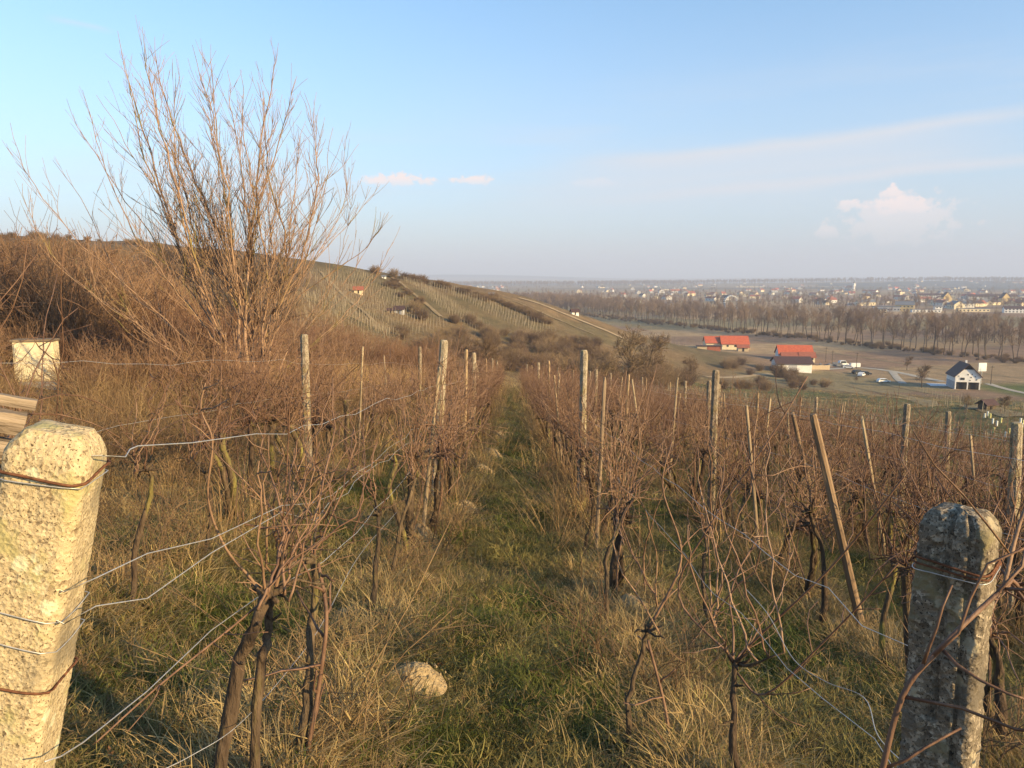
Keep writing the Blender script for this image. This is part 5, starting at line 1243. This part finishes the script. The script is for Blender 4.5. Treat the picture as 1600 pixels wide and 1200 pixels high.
boxpart(h2, 'window', M['glass'], 6.2, 7.2, -10.76, -10.66, 1., 2.); boxpart(h2, 'door', M['dark'], 3., 4., -10.76, -10.66, 0, 2.)
h3 = empty('barn', hit(1236, 579), 'white barn with dark brown roof below the orange-roofed hall', 'barn', -.1)
gable_hall(h3, 0, 13, 9, 3.3, 2., M['white'], M['dark_roof'])
boxpart(h3, 'door', M['grey'], -2, 1, -4.57, -4.46, 0, 2.6)
fn = empty('yard_fence', hit(1274, 578), 'pale board fence around the farm yard', 'fence', .12)
for k in range(12): boxpart(fn, 'board', M['pale_wood'], -6 + k, -5.03 + k, -.05 + .02 * (k % 2), .05 + .02 * (k % 2), -.4, 1.7 + .05 * (k % 3))
for k in range(4): boxpart(fn, 'post', M['beam'], -6.08 + 4 * k, -5.92 + 4 * k, .08, .22, -.5, 1.8)
ct = empty('container', hit(1336, 575), 'white box trailer parked by the gravel road', 'trailer', -.05, .62)
boxpart(ct, 'body', M['white'], -3, 3, -1.2, 1.2, .7, 3.2); boxpart(ct, 'door', M['paint_white'], -2.4, -.4, -1.24, -1.21, .8, 3.1); boxpart(ct, 'chassis', M['dark'], -3, 3.6, -.9, .9, .45, .69)
for sx in (-1, 1):
    mb = MB(); mb.tube([(sx * .5, -1.15, .42), (sx * .5, -.9, .42)], .42, 12); mb.build('wheel', M['rubber'], ct)
def car(p, rz, paint, label, van=False):
    o = empty('parked_car', p, label, 'car', rz, group='cars parked in the farm meadow'); L = 2.15; hh = 2.0 if van else 1.45
    prof = [(-L, .35), (L, .35), (L, .75), (L * .62, .92), (L * .3, hh), (-L * .72, hh), (-L * .95, .95), (-L, .85)]
    mb = MB(); mb.prism(prof, -.84, .84); mb.build('body', paint, o)
    for s in (-1, 1):
        g = MB(); g.prism([(L * .55, .97), (L * .28, hh - .1), (-L * .66, hh - .1), (-L * .84, .97)], s * .846, s * .85); g.build('window', M['glass'], o)
    g = MB(); g.add([(L * .6, -.7, .96), (L * .6, .7, .96), (L * .33, .7, hh - .06), (L * .33, -.7, hh - .06)] , [(0, 1, 2, 3)]); g.v[0] += np.array([.03, 0, .02]); g.build('windscreen', M['glass'], o)
    for sx in (-1, 1):
        for sy in (-1, 1):
            t = MB(); t.tube([(sx * L * .62, sy * .7, .33), (sx * L * .62, sy * .88, .33)], .33, 14); wv = t.build('wheel', M['rubber'], o)
            t = MB(); t.tube([(sx * L * .62, sy * .885, .33), (sx * L * .62, sy * .9, .33)], .19, 10); t.build('rim', M['steel'], wv)
    return o
car(hit(1317, 571), .2, M['paint_white'], 'white van parked left of the white box trailer', True)
car(hit(1326, 576), -.4, M['paint_white'], 'white car parked in front of the white van')
car(hit(1340, 584), .3, M['paint_black'], 'black car on the meadow, left of the pair below the trailer')
car(hit(1352, 586), -.2, M['paint_black'], 'black car on the meadow, right of the pair below the trailer')
car(hit(1346, 588), .9, M['paint_white'], 'white car parked just below the two black cars')
car(hit(1380, 598), .1, M['paint_white'], 'lone white car on the meadow edge below the gravel road')
# heap of scrap by the cars
mb = MB(); r_ = random.Random(3)
for k in range(26): mb.box(*(lambda c, s: (c[0], c[0] + s, c[1], c[1] + s * .7, -.2, s * .5))((r_.uniform(-5, 5), r_.uniform(-2, 2)), r_.uniform(.5, 1.6)), M=Matrix.Rotation(r_.uniform(-.3, .3), 4, 'X'))
o = mb.build('scrap_heap', M['grey_roof']); o.location = hit(1300, 572); tag(o, 'low grey heap of scrap beside the farm yard fence', 'scrap heap')

# white house with the dark roof
wh = empty('white_house', hit(1504, 606), 'white house with steep dark brown roof and dark garage openings', 'house', R(-15)); wh.scale = (.86, .86, .86)
w, d, e0, e1, rz_ = 8.6, 11.5, 2.9, 5.2, 9.6
mb = MB(); mb.prism([(-w / 2, e0), (w / 2, e0), (w / 2, e1), (w * .21, e1 + (rz_ - e1) * .56), (-w * .21, e1 + (rz_ - e1) * .56), (-w / 2, e1)], -d / 2, d / 2); mb.build('upper_wall', M['white'], wh)
mb = MB(); mb.prism([(-w * .2, e1 + (rz_ - e1) * .565), (w * .2, e1 + (rz_ - e1) * .565), (0, rz_ - .15)], -d / 2 + 1.0, d / 2 - .1); mb.build('loggia', M['dark'], wh)
e = w / 2 + .5; sl = (rz_ - e1) / (w / 2)
mb = MB(); mb.prism([(-e, e1 - .5 * sl), (0, rz_), (e, e1 - .5 * sl), (e, e1 - .5 * sl + .3), (0, rz_ + .3), (-e, e1 - .5 * sl + .3)], -d / 2 - .7, d / 2 + .4); rf = mb.build('roof', M['dark_roof'], wh)
boxpart(rf, 'chimney', M['white'], .9, 1.5, 2, 2.6, rz_ - 1.2, rz_ + .9)
boxpart(wh, 'ground_floor', M['dark'], -w / 2 + .5, w / 2 - .3, -d / 2 + .9, d / 2 - .1, -1.5, e0 - .003)
for x in (-w / 2, -.2, w / 2 - .4): boxpart(wh, 'pillar', M['white'], x, x + .4, -d / 2 + .02, -d / 2 + .42, -1.5, e0 - .003)
boxpart(wh, 'side_wall', M['grey'], -w / 2, -w / 2 + .3, -d / 2 + .5, d / 2, -1.5, e0 - .004)
for x, z, ww, hh in ((-1.9, 3.7, 1.5, .9), (1.0, 4.6, .45, .4), (2.4, 4.9, .4, .35), (2.9, 3.7, .5, .4), (-.1, 5.6, .45, .4), (1.3, 5.8, .4, .35), (-3.2, 5.0, .4, .35), (.7, 3.5, .4, .35)):
    f = boxpart(wh, 'window', M['white'], x - ww / 2 - .1, x + ww / 2 + .1, -d / 2 - .06, -d / 2 + .02, z - .1, z + hh + .1); boxpart(f, 'pane', M['glass'], x - ww / 2, x + ww / 2, -d / 2 - .075, -d / 2 - .05, z, z + hh)
bd = empty('billboard', hit(1533, 600), 'white roadside billboard on a steel mast behind the white house', 'billboard', R(8))
mb = MB(); mb.tube([(0, .2, -.5), (0, .2, 6.2)], .16, 8); mb.build('mast', M['steel'], bd)
boxpart(bd, 'board', M['white'], -1.5, 1.5, -.1, .04, 4.4, 7.2); boxpart(bd, 'frame', M['steel'], -1.6, 1.6, .043, .12, 4.3, 7.3)
for px, py in ((1300, 572), (1338, 576), (1548, 601), (1290, 566)):
    po = empty('utility_pole', hit(px, py), 'thin wooden utility pole along the valley road', 'pole', group='utility poles on the valley road')
    mb = MB(); mb.tube([(0, 0, -.5), (0, 0, 6.5)], [.13, .09], 7); mb.build('shaft', M['tree_bark'], po); boxpart(po, 'crossarm', M['tree_bark'], -.7, .7, -.05, .05, 6., 6.12)
p_ = hit(1542, 640); gs = empty('garden_shed', p_, 'dark little garden shed among bushes in the lower vineyard', 'shed', .3, 22 * (p_ - EYE).dot(Vector(FWD)) / 1200 / 4.6)
gable_hall(gs, 0, 4.2, 3.2, 2.1, 1.1, M['tree_bark'], M['dark_roof']); boxpart(gs, 'door', M['dark'], -.4, .4, -1.68, -1.58, 0, 1.8)
huts = ((560, 459, 13, 'brick_roof', 'cream', 'small reddish hut among the far vines, high on the hillside'), (624, 490, 14, 'dark_roof', 'grey', 'right of two small dark huts on the far vineyard hillside'), (610, 489, 9, 'dark_roof', 'beam', 'left of two small dark huts on the far vineyard hillside'),
        (898, 492, 11, 'dark_roof', 'white', 'white-fronted hut at the crest beside the dirt track'), (600, 435, 6, 'grey_roof', 'white', 'white hut on the ridge line'), (768, 464, 8, 'grey_roof', 'cream', 'pale hut beyond the long hedge on the hillside'), (22, 398, 9, 'grey_roof', 'white', 'white hut on the left skyline'))
for px, py, wpx, rm, wm, lab in huts:
    p_ = hit(px, py); s = wpx * (p_ - EYE).dot(Vector(FWD)) / 1200
    o = empty('hut', p_, lab, 'hut', rng.uniform(-.4, .2), s / 4); s = 4.; gable_hall(o, 0, s, s * .75, 2.1, 1.1, M[wm], M[rm]); boxpart(o, 'door', M['dark'], -.4, .4, -s * .375 - .06, -s * .375 + .04, 0, 1.8)
for k in range(14):
    px, py = rng.uniform(1535, 1600), rng.uniform(648, 690); g = MB(); g.tube([(0, 0, -.1), (0, 0, .7)], .13, 8); st = MB(); st.tube([(0, 0, .71), (.03, 0, 1.5)], .02, 5)
    c_ = rng.random() < .3; o = empty('tree_guard', hit(px, py), f'{"yellow" if c_ else "white"} plastic tube guarding a sapling at the right edge', 'sapling guard', group='sapling guards at the right edge'); g.build('tube', M['plastic_yellow' if c_ else 'plastic_white'], o); st.build('sapling', M['tree_bark'], o)
